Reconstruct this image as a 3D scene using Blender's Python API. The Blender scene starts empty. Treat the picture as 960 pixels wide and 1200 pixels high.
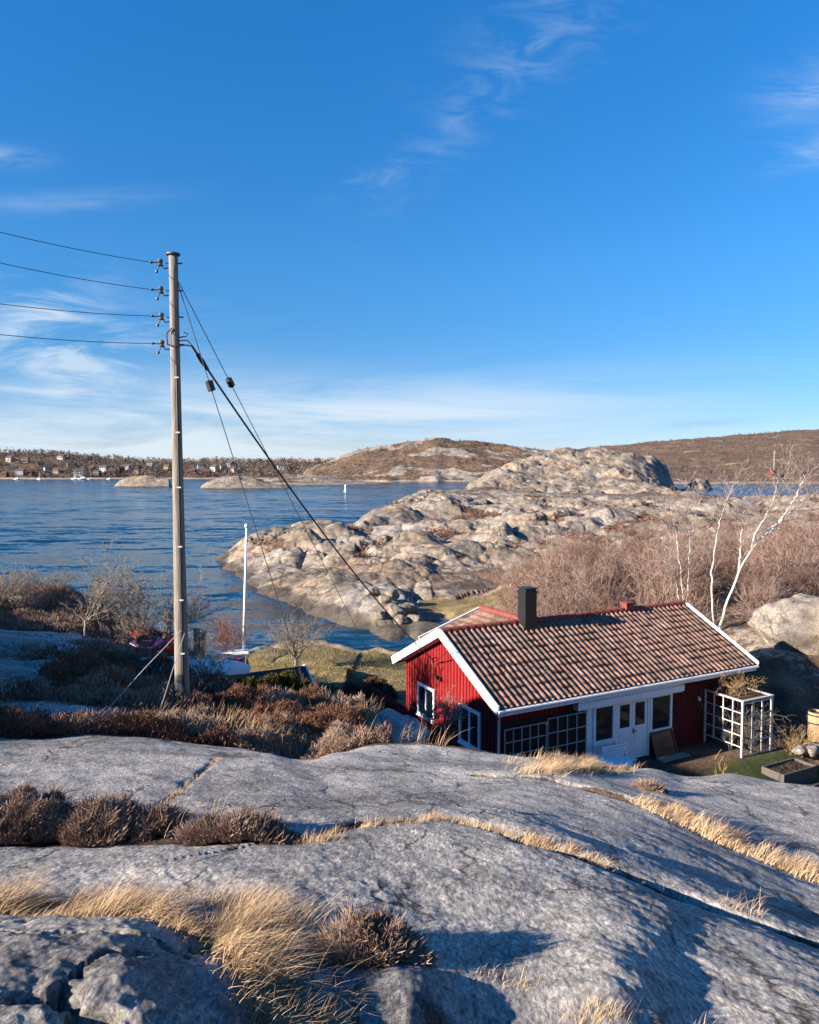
import bpy, math, random
import numpy as np
from mathutils import Vector, Matrix

random.seed(7)
RNG = np.random.default_rng(7)
SC = bpy.context.scene
COL = SC.collection
ZC = 12.0                       # eye height above the sea
FPX, HOR = 900.0, 549.0         # focal length (of a 960 wide frame) and horizon row, used to survey the place
TH = math.atan((600 - HOR) / FPX)
SUN_AZ, SUN_EL = math.radians(-114), math.radians(21)


def P(px, py, Y):
    """world point at forward distance Y that was surveyed at photo pixel (px, py)"""
    a = (px - 480) / FPX
    b = (600 - py) / FPX
    d = np.array([a, math.cos(TH) + b * math.sin(TH), -math.sin(TH) + b * math.cos(TH)])
    d = d * (Y / d[1])
    return np.array([d[0], d[1], d[2] + ZC])


def to_px(x, y, z):
    zr = z - ZC
    yy = y * math.cos(TH) - zr * math.sin(TH)
    zz = y * math.sin(TH) + zr * math.cos(TH)
    yy = np.where(np.abs(yy) < .05, .05, yy)
    return 480 + FPX * x / yy, 600 - FPX * zz / yy


# ------------------------------------------------------------------ noise
def _hash(ix, iy, seed):
    h = (ix.astype(np.int64) * 374761393 + iy.astype(np.int64) * 668265263 + seed * 1442695041) & 0xFFFFFFFF
    h = ((h ^ (h >> 13)) * 1274126177) & 0xFFFFFFFF
    h = ((h ^ (h >> 16)) * 2246822519) & 0xFFFFFFFF
    return ((h ^ (h >> 15)) & 0xFFFFFF) / float(0x1000000)


def perlin(x, y, seed=0):
    x0 = np.floor(x); y0 = np.floor(y)
    fx = x - x0; fy = y - y0
    u = fx * fx * fx * (fx * (fx * 6 - 15) + 10); v = fy * fy * fy * (fy * (fy * 6 - 15) + 10)
    r = []
    for dx, dy in ((0, 0), (1, 0), (0, 1), (1, 1)):
        a = _hash(x0 + dx, y0 + dy, seed) * 6.2831853
        r.append(np.cos(a) * (fx - dx) + np.sin(a) * (fy - dy))
    return ((r[0] * (1 - u) + r[1] * u) * (1 - v) + (r[2] * (1 - u) + r[3] * u) * v) * 1.5


def fbm(x, y, octv=4, seed=0, gain=.5):
    s = np.zeros_like(x); a = 1.0
    for i in range(octv):
        s += a * perlin(x, y, seed + i * 17)
        x = x * 2.03 + 11.3; y = y * 2.03 + 7.7; a *= gain
    return s


def worley(x, y, seed=0, rnd=False):
    x0 = np.floor(x); y0 = np.floor(y)
    f1 = np.full(x.shape, 9.0); f2 = np.full(x.shape, 9.0); rr = np.zeros_like(x)
    for dx in (-1, 0, 1):
        for dy in (-1, 0, 1):
            cx = x0 + dx; cy = y0 + dy
            qx = cx + _hash(cx, cy, seed) - x; qy = cy + _hash(cx, cy, seed + 5) - y
            d = np.sqrt(qx * qx + qy * qy)
            n = d < f1
            f2 = np.where(n, f1, np.minimum(f2, d))
            if rnd:
                rr = np.where(n, _hash(cx, cy, seed + 9), rr)
            f1 = np.where(n, d, f1)
    return (f1, f2, rr) if rnd else (f1, f2)


def sst(a, b, x):
    t = np.clip((x - a) / (b - a), 0, 1)
    return t * t * (3 - 2 * t)


# ------------------------------------------------------------------ mesh helpers
def tag(o, label=None, cat=None, group=None, kind=None):
    if label: o['label'] = label
    if cat: o['category'] = cat
    if group: o['group'] = group
    if kind: o['kind'] = kind
    return o


def mesh_obj(name, verts, faces, mat, parent=None, smooth=False, attrs=None, mats=None, midx=None):
    """faces: numpy (n,k) array or list of tuples"""
    me = bpy.data.meshes.new(name)
    verts = np.asarray(verts, dtype=np.float32)
    if isinstance(faces, np.ndarray):
        n, k = faces.shape
        me.vertices.add(len(verts)); me.vertices.foreach_set('co', verts.ravel())
        me.loops.add(n * k); me.loops.foreach_set('vertex_index', faces.astype(np.int32).ravel())
        me.polygons.add(n)
        me.polygons.foreach_set('loop_start', np.arange(0, n * k, k, dtype=np.int32))
        me.update(calc_edges=True)
    else:
        me.from_pydata([tuple(map(float, v)) for v in verts], [], [tuple(int(i) for i in f) for f in faces])
        me.update()
    if smooth:
        me.polygons.foreach_set('use_smooth', np.ones(len(me.polygons), dtype=bool))
    for nm, dom, arr in (attrs or []):
        at = me.attributes.new(nm, 'FLOAT', dom)
        at.data.foreach_set('value', np.asarray(arr, dtype=np.float32))
    for m in (mats or [mat]):
        me.materials.append(m)
    if midx is not None:
        me.polygons.foreach_set('material_index', np.asarray(midx, dtype=np.int32))
    o = bpy.data.objects.new(name, me)
    COL.objects.link(o)
    if parent is not None:
        o.parent = parent
    return o


def empty(name, loc, rz=0.0):
    o = bpy.data.objects.new(name, None)
    o.location = [float(c) for c in loc]; o.rotation_euler = (0, 0, rz)
    o.empty_display_size = .3
    COL.objects.link(o)
    return o


class MB:
    def __init__(s):
        s.v = []; s.f = []

    def add(s, vs, fs):
        b = len(s.v)
        s.v += [tuple(map(float, q)) for q in vs]
        s.f += [tuple(i + b for i in q) for q in fs]
        return s

    def box(s, x0, x1, y0, y1, z0, z1):
        return s.add([(x0, y0, z0), (x1, y0, z0), (x1, y1, z0), (x0, y1, z0), (x0, y0, z1), (x1, y0, z1), (x1, y1, z1), (x0, y1, z1)],
                     [(0, 3, 2, 1), (4, 5, 6, 7), (0, 1, 5, 4), (1, 2, 6, 5), (2, 3, 7, 6), (3, 0, 4, 7)])

    def bar(s, p, q, w, h, up=(0, 0, 1)):
        """rectangular bar from p to q, w across, h along up"""
        p = Vector(p); q = Vector(q); d = (q - p).normalized(); up = Vector(up)
        sd = d.cross(up)
        if sd.length < 1e-4: sd = d.cross(Vector((1, 0, 0)))
        sd.normalize(); u2 = sd.cross(d).normalized()
        vs = []
        for c in (p, q):
            for a, b in ((-1, -1), (1, -1), (1, 1), (-1, 1)):
                vs.append(c + sd * (a * w / 2) + u2 * (b * h / 2))
        return s.add(vs, [(0, 1, 2, 3), (7, 6, 5, 4), (0, 4, 5, 1), (1, 5, 6, 2), (2, 6, 7, 3), (3, 7, 4, 0)])

    def tube(s, pts, rad, n=8, cap=True):
        pts = [Vector(p) for p in pts]
        if not hasattr(rad, '__len__'): rad = [rad] * len(pts)
        b = len(s.v); ref = None
        for i, p in enumerate(pts):
            d = (pts[min(i + 1, len(pts) - 1)] - pts[max(i - 1, 0)]).normalized()
            if ref is None:
                ref = d.cross(Vector((0, 0, 1)) if abs(d.z) < .9 else Vector((1, 0, 0))).normalized()
            ref = (ref - d * ref.dot(d)).normalized(); bi = d.cross(ref)
            for k in range(n):
                a = 2 * math.pi * k / n
                s.v.append(tuple(p + (ref * math.cos(a) + bi * math.sin(a)) * rad[i]))
        for i in range(len(pts) - 1):
            for k in range(n):
                k2 = (k + 1) % n
                s.f.append((b + i * n + k, b + i * n + k2, b + (i + 1) * n + k2, b + (i + 1) * n + k))
        if cap:
            s.f.append(tuple(b + k for k in range(n))[::-1]); e = b + (len(pts) - 1) * n
            s.f.append(tuple(e + k for k in range(n)))
        return s

    def lathe(s, c, prof, n=16):
        """prof: list of (radius, z)"""
        b = len(s.v)
        for r, z in prof:
            for k in range(n):
                a = 2 * math.pi * k / n
                s.v.append((c[0] + r * math.cos(a), c[1] + r * math.sin(a), c[2] + z))
        for i in range(len(prof) - 1):
            for k in range(n):
                k2 = (k + 1) % n
                s.f.append((b + i * n + k, b + i * n + k2, b + (i + 1) * n + k2, b + (i + 1) * n + k))
        s.f.append(tuple(b + k for k in range(n))[::-1]); e = b + (len(prof) - 1) * n
        s.f.append(tuple(e + k for k in range(n)))
        return s

    def build(s, name, mat, parent=None, smooth=False, origin=None):
        v = np.array(s.v)
        if origin is not None: v = v - np.asarray(origin)
        o = mesh_obj(name, v, s.f, mat, parent, smooth)
        if origin is not None: o.location = [float(c) for c in origin]
        return o


# ------------------------------------------------------------------ materials
class N:
    def __init__(s, name, rough=.8, spec=.3):
        s.m = bpy.data.materials.new(name); s.m.use_nodes = True
        s.t = s.m.node_tree; s.n = s.t.nodes; s.l = s.t.links
        s.b = s.n['Principled BSDF']
        s.b.inputs['Roughness'].default_value = rough
        s.b.inputs['Specular IOR Level'].default_value = spec
        s._co = None

    def new(s, typ, **kw):
        n = s.n.new(typ)
        for k, v in kw.items(): setattr(n, k, v)
        return n

    def link(s, a, b): s.l.new(a, b)

    @property
    def co(s):
        if s._co is None: s._co = s.new('ShaderNodeTexCoord').outputs['Object']
        return s._co

    def mapped(s, scale=(1, 1, 1), rot=(0, 0, 0), vec=None):
        mp = s.new('ShaderNodeMapping'); s.link(vec or s.co, mp.inputs['Vector'])
        mp.inputs['Scale'].default_value = scale; mp.inputs['Rotation'].default_value = rot
        return mp.outputs['Vector']

    def noise(s, scale, detail=4, rough=.55, vec=None, dist=0):
        n = s.new('ShaderNodeTexNoise'); s.link(vec or s.co, n.inputs['Vector'])
        n.inputs['Scale'].default_value = scale; n.inputs['Detail'].default_value = detail
        n.inputs['Roughness'].default_value = rough; n.inputs['Distortion'].default_value = dist
        return n.outputs['Fac']

    def vor(s, scale, feature='F1', vec=None, out='Distance'):
        n = s.new('ShaderNodeTexVoronoi', feature=feature); s.link(vec or s.co, n.inputs['Vector'])
        n.inputs['Scale'].default_value = scale
        return n.outputs[out]

    def ramp(s, fac, stops):
        r = s.new('ShaderNodeValToRGB'); s.link(fac, r.inputs['Fac'])
        e = r.color_ramp.elements
        while len(e) < len(stops): e.new(.5)
        for k, (p, c) in enumerate(stops):
            e[k].position = p
            e[k].color = (c, c, c, 1) if not hasattr(c, '__len__') else (*c, 1)
        return r.outputs['Color']

    def mix(s, fac, a, b, blend='MIX'):
        m = s.new('ShaderNodeMix', data_type='RGBA', blend_type=blend)
        for sock, v in ((m.inputs['Factor'], fac), (m.inputs['A'], a), (m.inputs['B'], b)):
            if hasattr(v, 'is_linked'): s.link(v, sock)
            elif hasattr(v, '__len__'): sock.default_value = (*v, 1)
            else: sock.default_value = v
        for i in m.inputs:
            pass
        return m.outputs['Result']

    def mixc(s, fac, a, b, blend='MIX'):
        m = s.new('ShaderNodeMix', data_type='RGBA', blend_type=blend)
        f, A, B = m.inputs[0], m.inputs[6], m.inputs[7]
        for sock, v in ((f, fac), (A, a), (B, b)):
            if hasattr(v, 'is_linked'): s.link(v, sock)
            elif hasattr(v, '__len__'): sock.default_value = (*v, 1)
            elif sock is f: sock.default_value = v
            else: sock.default_value = (v, v, v, 1)
        return m.outputs[2]

    def math(s, op, a, b=0.0, c=None):
        m = s.new('ShaderNodeMath', operation=op)
        for k, v in enumerate((a, b) if c is None else (a, b, c)):
            if hasattr(v, 'is_linked'): s.link(v, m.inputs[k])
            else: m.inputs[k].default_value = v
        return m.outputs[0]

    def attr(s, name): return s.new('ShaderNodeAttribute', attribute_name=name).outputs['Fac']

    def color(s, c):
        if hasattr(c, 'is_linked'): s.link(c, s.b.inputs['Base Color'])
        else: s.b.inputs['Base Color'].default_value = (*c, 1)
        return s

    def bump(s, h, strength=.5, dist=.02, prev=None):
        b = s.new('ShaderNodeBump'); b.inputs['Strength'].default_value = strength; b.inputs['Distance'].default_value = dist
        s.link(h, b.inputs['Height'])
        if prev is not None: s.link(prev, b.inputs['Normal'])
        s.link(b.outputs['Normal'], s.b.inputs['Normal'])
        return b.outputs['Normal']


def rock_material(name):
    k = N(name, .88, .2)
    st = k.mapped((1.0, .34, 1), (0, 0, math.radians(-52)))
    big = k.noise(.11, 5, .6)
    mid = k.noise(1.0, 6, .65, dist=.4)
    fine = k.noise(15, 9, .76, vec=st)
    grain = k.noise(52, 7, .8, vec=st)
    f = k.math('ADD', k.math('MULTIPLY', big, .20), k.math('MULTIPLY', mid, .22))
    f = k.math('ADD', f, k.math('MULTIPLY', fine, .30)); f = k.math('ADD', f, k.math('MULTIPLY', grain, .28))
    grey = k.ramp(f, [(.36, (.08, .079, .082)), (.44, (.235, .229, .228)), (.50, (.385, .374, .368)), (.56, (.50, .485, .47)), (.64, (.64, .625, .60))])
    tan = k.ramp(f, [(.35, (.045, .039, .033)), (.43, (.135, .114, .091)), (.49, (.230, .194, .153)), (.55, (.30, .257, .203)), (.64, (.41, .36, .29))])
    warmn = k.math('MULTIPLY', k.attr('warm'), k.ramp(k.noise(.13, 5, .62), [(.34, .42), (.56, 1.0)]))
    c = k.mixc(warmn, grey, tan)
    # iron stained and grey lichened faces
    orange = k.math('MULTIPLY', k.attr('stain'), k.ramp(k.noise(.085, 5, .6, dist=.5), [(.52, 0.0), (.64, .5)]))
    c = k.mixc(orange, c, k.ramp(f, [(.4, (.16, .095, .05)), (.5, (.36, .22, .125)), (.62, (.48, .32, .2))]))
    # pale crustose lichen and black lichen
    pale = k.ramp(k.noise(13, 6, .75, dist=.4), [(.55, 0.0), (.62, .6)])
    c = k.mixc(pale, c, k.mixc(warmn, (.50, .50, .48), (.36, .34, .30)))
    blk = k.ramp(k.noise(2.6, 8, .76, dist=.7), [(.35, .7), (.43, 0.0)])
    c = k.mixc(blk, c, (.06, .06, .065))
    # joints, small near and wide on the headland
    wn = k.new('ShaderNodeTexNoise'); k.link(k.co, wn.inputs['Vector']); wn.inputs['Scale'].default_value = .9; wn.inputs['Detail'].default_value = 5
    wv = k.new('ShaderNodeVectorMath', operation='ADD'); k.link(k.mapped((.5, .5, .5)), wv.inputs[0]); k.link(wn.outputs['Color'], wv.inputs[1])
    edge = k.vor(.9, 'DISTANCE_TO_EDGE', vec=wv.outputs[0])
    crack = k.ramp(edge, [(.0, 1.0), (.015, 0.0)])
    crack = k.math('MULTIPLY', crack, k.ramp(k.noise(.6, 2), [(.46, 0.0), (.54, 1.0)]))
    wn2 = k.new('ShaderNodeTexNoise'); k.link(k.co, wn2.inputs['Vector']); wn2.inputs['Scale'].default_value = .22; wn2.inputs['Detail'].default_value = 6; wn2.inputs['Roughness'].default_value = .6
    wv2 = k.new('ShaderNodeVectorMath', operation='ADD'); k.link(k.mapped((.16, .10, .3), (0, 0, .5)), wv2.inputs[0]); k.link(wn2.outputs['Color'], wv2.inputs[1])
    edge2 = k.vor(1.3, 'DISTANCE_TO_EDGE', vec=wv2.outputs[0])
    crack2 = k.math('MULTIPLY', k.ramp(edge2, [(.0, 1.0), (.06, 0.0)]), k.math('MULTIPLY', k.attr('stain'), k.ramp(k.noise(.2, 3), [(.36, 0.0), (.46, 1.0)])))
    # long thin foliation cracks on the near slab
    wn3 = k.new('ShaderNodeTexNoise'); k.link(k.co, wn3.inputs['Vector']); wn3.inputs['Scale'].default_value = 1.6; wn3.inputs['Detail'].default_value = 6; wn3.inputs['Roughness'].default_value = .65
    wv3 = k.new('ShaderNodeVectorMath', operation='ADD'); k.link(k.mapped((1.15, .20, .5), (0, 0, math.radians(9))), wv3.inputs[0])
    ws3 = k.new('ShaderNodeVectorMath', operation='SCALE'); k.link(wn3.outputs['Color'], ws3.inputs[0]); ws3.inputs['Scale'].default_value = .42; k.link(ws3.outputs[0], wv3.inputs[1])
    edge3 = k.vor(1.0, 'DISTANCE_TO_EDGE', vec=wv3.outputs[0])
    crack3 = k.math('MULTIPLY', k.ramp(edge3, [(.0, 1.0), (.016, 0.0)]), k.math('MULTIPLY', k.math('SUBTRACT', 1.0, k.attr('stain')), k.ramp(k.noise(1.1, 3), [(.46, 0.0), (.53, 1.0)])))
    crack = k.math('MAXIMUM', crack, k.math('MAXIMUM', crack2, crack3))
    c = k.mixc(k.math('MULTIPLY', crack, .85), c, (.04, .035, .032))
    c = k.mixc(k.math('MULTIPLY', k.attr('wet'), .8), c, (.045, .04, .035))
    sn = k.noise(9, 6, .7)
    soil = k.ramp(k.math('ADD', k.math('MULTIPLY', sn, .6), k.math('MULTIPLY', k.noise(.5, 5, .65), .4)), [(.34, (.035, .025, .018)), (.5, (.10, .066, .045)), (.64, (.20, .14, .095))])
    soil = k.mixc(k.math('MULTIPLY', k.attr('stain'), .8), soil, k.ramp(k.math('ADD', k.math('MULTIPLY', sn, .3), k.math('MULTIPLY', k.noise(.09, 7, .7), .7)), [(.36, (.075, .055, .042)), (.5, (.165, .12, .092)), (.62, (.27, .21, .165))]))
    lawn = k.ramp(k.math('ADD', k.math('MULTIPLY', k.noise(5, 7, .75), .5), k.math('MULTIPLY', k.noise(.45, 6, .7), .5)), [(.36, (.06, .055, .02)), (.46, (.13, .105, .045)), (.54, (.23, .175, .085)), (.64, (.34, .26, .15))])
    green = k.ramp(k.noise(5, 7, .7), [(.3, (.015, .026, .008)), (.6, (.05, .075, .02))])
    s2 = k.math('ADD', k.attr('soil'), k.math('MULTIPLY', k.math('SUBTRACT', k.noise(3, 7, .72), .5), 1.2))
    c = k.mixc(k.ramp(s2, [(.42, 0.0), (.58, 1.0)]), c, soil)
    l2 = k.math('ADD', k.attr('lawn'), k.math('MULTIPLY', k.math('SUBTRACT', k.noise(1.2, 6, .7), .5), .7))
    c = k.mixc(k.ramp(l2, [(.40, 0.0), (.6, 1.0)]), c, lawn)
    c = k.mixc(k.attr('green'), c, green)
    spk = k.ramp(k.noise(58, 5, .8, vec=st), [(.36, (.34, .34, .36)), (.46, (.80, .79, .80)), (.54, (1.12, 1.11, 1.08)), (.63, (1.75, 1.72, 1.66))])
    tone = k.ramp(k.noise(.42, 5, .62, dist=.8), [(.36, (.70, .70, .71)), (.5, (.99, .98, .97)), (.62, (1.2, 1.17, 1.12))])
    bare = k.math('SUBTRACT', 1.0, k.math('MINIMUM', k.math('ADD', k.attr('lawn'), k.attr('green')), 1.0))
    c = k.mixc(bare, c, k.mixc(1.0, c, spk, 'MULTIPLY'))
    patch = k.ramp(k.noise(2.1, 7, .72, dist=.5), [(.36, (.72, .72, .73)), (.5, (1.0, 1.0, 1.0)), (.63, (1.22, 1.21, 1.18))])
    c = k.mixc(bare, c, k.mixc(1.0, c, patch, 'MULTIPLY'))
    c = k.mixc(bare, c, k.mixc(1.0, c, tone, 'MULTIPLY'))
    far_m = k.ramp(k.math('ADD', k.math('MULTIPLY', k.noise(.32, 6, .68, dist=.6), .6), k.math('MULTIPLY', k.noise(1.3, 5, .7), .4)), [(.38, (.42, .42, .44)), (.47, (.78, .77, .76)), (.56, (1.0, .98, .95)), (.66, (1.22, 1.2, 1.16))])
    c = k.mixc(k.math('MULTIPLY', bare, k.attr('stain')), c, k.mixc(1.0, c, far_m, 'MULTIPLY'))
    k.color(c)
    hgt = k.math('ADD', k.math('MULTIPLY', fine, .6), k.math('MULTIPLY', grain, .5))
    hgt = k.math('SUBTRACT', hgt, k.math('MULTIPLY', crack, .35))
    b1 = k.bump(hgt, 1.0, .044)
    b2 = k.bump(mid, .3, .12, prev=b1)
    return k.m


def simple(name, c, rough=.6, spec=.4, var=.12, scale=12, bump=0.0, metal=0.0):
    k = N(name, rough, spec)
    n = k.noise(scale, 6, .65)
    lo = tuple(max(0, x * (1 - var * 1.6)) for x in c); hi = tuple(min(1, x * (1 + var * 1.3)) for x in c)
    k.color(k.ramp(n, [(.3, lo), (.5, c), (.7, hi)]))
    k.b.inputs['Metallic'].default_value = metal
    if bump: k.bump(n, bump, .01)
    return k.m


def by_rnd(name, stops, rough=.85, trans=0.0, attr='rnd'):
    k = N(name, rough, .15)
    k.color(k.ramp(k.attr(attr), stops))
    return k.m


M = {}
M['rock'] = rock_material('granite')
M['red'] = None
k = N('falu_red_boards', .75, .2)
st = k.mapped((14, 14, .8)); n = k.noise(1, 6, .65, vec=st)
k.color(k.ramp(n, [(.3, (.15, .009, .011)), (.5, (.215, .013, .016)), (.7, (.27, .02, .022))]))
k.bump(n, .3, .006); M['red'] = k.m
M['white'] = simple('white_paint', (.80, .81, .82), .5, .4, .07, 8)
M['greywhite'] = simple('weathered_white_wood', (.62, .61, .58), .7, .3, .2, 25, .2)
M['lattice'] = simple('worn_white_lattice', (.50, .49, .46), .75, .3, .2, 25, .2)
M['greywood'] = simple('grey_lattice_wood', (.36, .345, .32), .75, .3, .2, 25, .2)
M['black'] = simple('black_metal', (.012, .012, .014), .45, .5, .3, 6)
M['iron'] = simple('dark_iron', (.05, .048, .05), .5, .5, .3, 20)
M['wood'] = simple('grey_timber', (.25, .225, .19), .8, .2, .25, 30, .3)
M['bedwood'] = simple('dark_grey_planks', (.10, .092, .085), .85, .2, .25, 25, .3)
M['brownwood'] = simple('brown_timber', (.13, .075, .04), .75, .2, .3, 20, .3)
M['redpaint'] = simple('ridge_red', (.20, .05, .04), .7, .3, .25, 9)
M['felt'] = simple('roofing_felt', (.045, .045, .05), .9, .2, .3, 8)
M['soilbed'] = simple('bed_soil', (.05, .035, .025), .95, .1, .5, 20, .5)
M['curtain'] = simple('curtain', (.5, .5, .48), .9, .1, .2, 5)
k = N('window_glass', .03, .35); k.color((.012, .015, .02)); M['glass'] = k.m
k = N('pole_timber', .8, .2)
st = k.mapped((1, 1, .05)); n = k.noise(38, 6, .65, vec=st)
k.color(k.ramp(n, [(.3, (.09, .08, .07)), (.5, (.21, .19, .165)), (.72, (.33, .30, .265))]))
k.bump(n, .6, .012); M['pole'] = k.m
k = N('clay_pantiles', .8, .2)
n2 = k.noise(7, 6, .7)
base = k.ramp(k.attr('rnd'), [(.0, (.09, .06, .052)), (.08, (.17, .095, .075)), (.22, (.225, .12, .09)), (.5, (.275, .165, .13)), (.68, (.255, .14, .105)), (.88, (.33, .225, .185)), (1.0, (.21, .095, .07))])
n3 = k.noise(.9, 6, .7, vec=k.mapped((1.6, .6, .6)), dist=.5)
c = k.mixc(k.ramp(n3, [(.42, 0.0), (.6, .8)]), base, (.115, .085, .065))
c = k.mixc(k.ramp(n2, [(.46, 0.0), (.68, .55)]), c, (.10, .085, .075))
k.color(c); k.bump(n2, .4, .01); M['tile'] = k.m
k = N('sea_water', .16, .5)
k.b.inputs['IOR'].default_value = 1.33
deep = k.noise(.012, 4)
k.color(k.ramp(deep, [(.35, (.003, .028, .058)), (.65, (.005, .038, .075))]))


def wslope(scale, stretch, rot, detail, rough, dist=.4):
    n = k.new('ShaderNodeTexNoise'); k.link(k.mapped((stretch, 1.0, 1), (0, 0, math.radians(rot))), n.inputs['Vector'])
    n.inputs['Scale'].default_value = scale; n.inputs['Detail'].default_value = detail; n.inputs['Roughness'].default_value = rough; n.inputs['Distortion'].default_value = dist
    v = k.new('ShaderNodeVectorMath', operation='SUBTRACT'); k.link(n.outputs['Color'], v.inputs[0]); v.inputs[1].default_value = (.5, .5, .5)
    return v.outputs[0]


def wscaled(v, f):
    m = k.new('ShaderNodeVectorMath', operation='MULTIPLY'); k.link(v, m.inputs[0]); m.inputs[1].default_value = (f * .7, f, 0); return m.outputs[0]


def wadd(a_, b_):
    m = k.new('ShaderNodeVectorMath', operation='ADD'); k.link(a_, m.inputs[0])
    if hasattr(b_, 'is_linked'): k.link(b_, m.inputs[1])
    else: m.inputs[1].default_value = b_
    return m.outputs[0]


sl_ = wadd(wscaled(wslope(.28, .42, 14, 5, .6), 1.5), wscaled(wslope(1.5, .5, -6, 4, .65), 1.0))
sl_ = wadd(sl_, wscaled(wslope(.05, .35, 10, 3, .5), .55))
nv = k.new('ShaderNodeVectorMath', operation='NORMALIZE'); k.link(wadd(sl_, (0, 0, 1)), nv.inputs[0])
k.link(nv.outputs[0], k.b.inputs['Normal']); M['water'] = k.m

# ------------------------------------------------------------------ terrain survey
# (photo pixel, forward distance)
CP = [
 # foreground slab and the boulder at lower left
 (-120,1200,1.75),(0,1200,1.8),(140,1200,1.85),(270,1200,2.0),(480,1200,2.15),(720,1200,2.25),(960,1200,2.45),(1080,1200,2.6),
 (0,1110,2.35),(80,1098,2.45),(170,1098,2.5),(235,1130,2.4),(320,1130,2.55),(480,1100,2.9),(640,1110,2.9),(800,1140,2.85),(960,1140,3.0),(1080,1160,3.0),
 (0,1062,2.9),(100,1065,2.9),(200,1075,2.85),(330,1050,3.15),(480,1030,3.6),(640,1050,3.5),(780,1075,3.4),(900,1110,3.3),
 (0,1010,3.7),(120,1015,3.7),(250,1010,3.8),(380,995,4.1),(530,968,4.75),(620,990,4.35),(700,1015,4.15),(780,1047,4.0),(960,1115,3.55),
 (0,982,4.3),(120,985,4.3),(250,985,4.35),(340,982,4.4),(430,962,4.9),
 (0,945,5.2),(150,945,5.2),(330,950,5.1),(440,935,5.9),(560,940,5.9),(660,965,5.35),(760,1000,4.9),(860,1040,4.6),(960,1085,4.2),
 (0,905,6.8),(120,905,6.9),(250,910,6.8),(380,915,6.9),(480,910,7.4),(580,915,7.3),(680,930,7.0),(770,950,6.7),(860,990,6.0),(960,1030,5.5),
 (0,857,9.6),(100,858,9.6),(170,864,9.5),(240,874,9.2),(320,882,8.9),(390,882,9.3),(440,886,9.2),(480,887,9.4),(520,888,9.6),(560,892,9.6),(600,897,9.4),(440,873,10.4),(470,872,10.7),(500,873,10.9),(530,877,10.9),(560,880,10.9),(600,886,10.6),(640,892,10.3),(720,906,9.6),(800,920,9.1),(880,934,8.6),(960,950,8.0),(1080,975,7.2),
 (760,905,11.0),(850,914,11.2),(960,932,10.8),(1080,950,10.2),
 # heath around the telegraph pole
 (0,852,11.2),(100,850,11.6),(0,826,12.4),(60,822,13.0),(0,808,14.0),(70,810,14.2),(130,825,13.6),(180,840,13.0),
 (214,827,14.0),(150,850,12.2),(250,866,11.6),(330,872,11.6),(400,868,12.6),(300,836,14.0),(380,846,14.4),(450,862,14.6),
 (0,782,17),(70,778,18),(140,797,17),(200,802,17),(260,812,16.5),(330,822,16.5),(400,836,16.8),(455,846,17.5),
 (0,756,21),(60,757,21.5),(110,766,21),(160,778,20.5),(215,790,20.5),
 (0,733,23.5),(60,728,24.5),(110,737,24.5),(160,758,24.5),(205,776,24.5),(250,787,23),(250,781,26),(272,785,26.5),(288,797,27),
 (-60,700,27),(0,700,27),(50,697,28),(90,700,28),(125,716,28.5),(170,737,28.5),(210,756,28),
 # right: ground beside the house
 (900,905,25.6),(940,896,26.5),(860,905,25.2),(1000,905,26),(900,925,23.2),
 (960,850,29),(920,812,30),(870,800,33),(960,800,31),(890,772,34),(960,765,34),(1080,740,34),
 # thicket slope behind the house
 (850,735,40),(910,728,41),(960,720,42),(900,690,52),(960,670,55),(820,705,47),(760,700,50),(690,700,52),(640,705,53),(600,712,55),
 (560,720,57),(540,735,55.5),(520,748,53),(640,680,62),(700,672,65),(780,668,66),(860,655,70),(940,640,72),(1060,625,72),
 # headland
 (490,747,54),(520,730,58),(560,700,66),(600,680,72),(480,715,62),(500,700,67),(540,675,75),
 (270,653,100),(285,650,97),(300,642,98),(320,636,101),(350,630,106),(380,624,113),(300,668,88),(285,672,86),(292,682,80.5),(300,687,77),(328,695,72.5),(350,701,69.3),(375,713,64.3),(400,724,60.6),(425,734,57.6),(445,741,55.6),(465,746,54.6),
 (325,672,81),(350,664,84),(345,684,75),(370,690,70),(400,698,67),(400,668,82),(420,712,62.5),(440,715,61.5),(460,700,66),(450,668,80),(480,645,88),(440,640,101),(500,636,98),(420,650,90),
 (560,648,88),(600,643,92),(440,604,152),(420,614,133),(480,586,200),(460,595,172),(410,618,128),
 (520,578,255),(556,573,325),(500,608,135),(560,600,152),(540,620,120),(640,612,122),(600,625,108),(650,640,92),(720,640,90),(620,587,205),(660,581,255),(720,602,130),
 (700,620,108),(760,615,112),(800,602,135),(840,594,160),(900,594,155),(960,592,155),(860,615,112),(940,612,110),(760,588,200),(820,585,235),(900,589,245),(960,588,255),(1080,585,255),
 (600,576,335),(700,577,330),(780,579,320),
 (556,571,352),(575,560,375),(600,546,400),(630,536,420),(660,529,432),(700,527,436),(740,532,440),(780,543,440),(820,558,432),(640,560,380),(700,560,375),(760,565,370),
]
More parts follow.
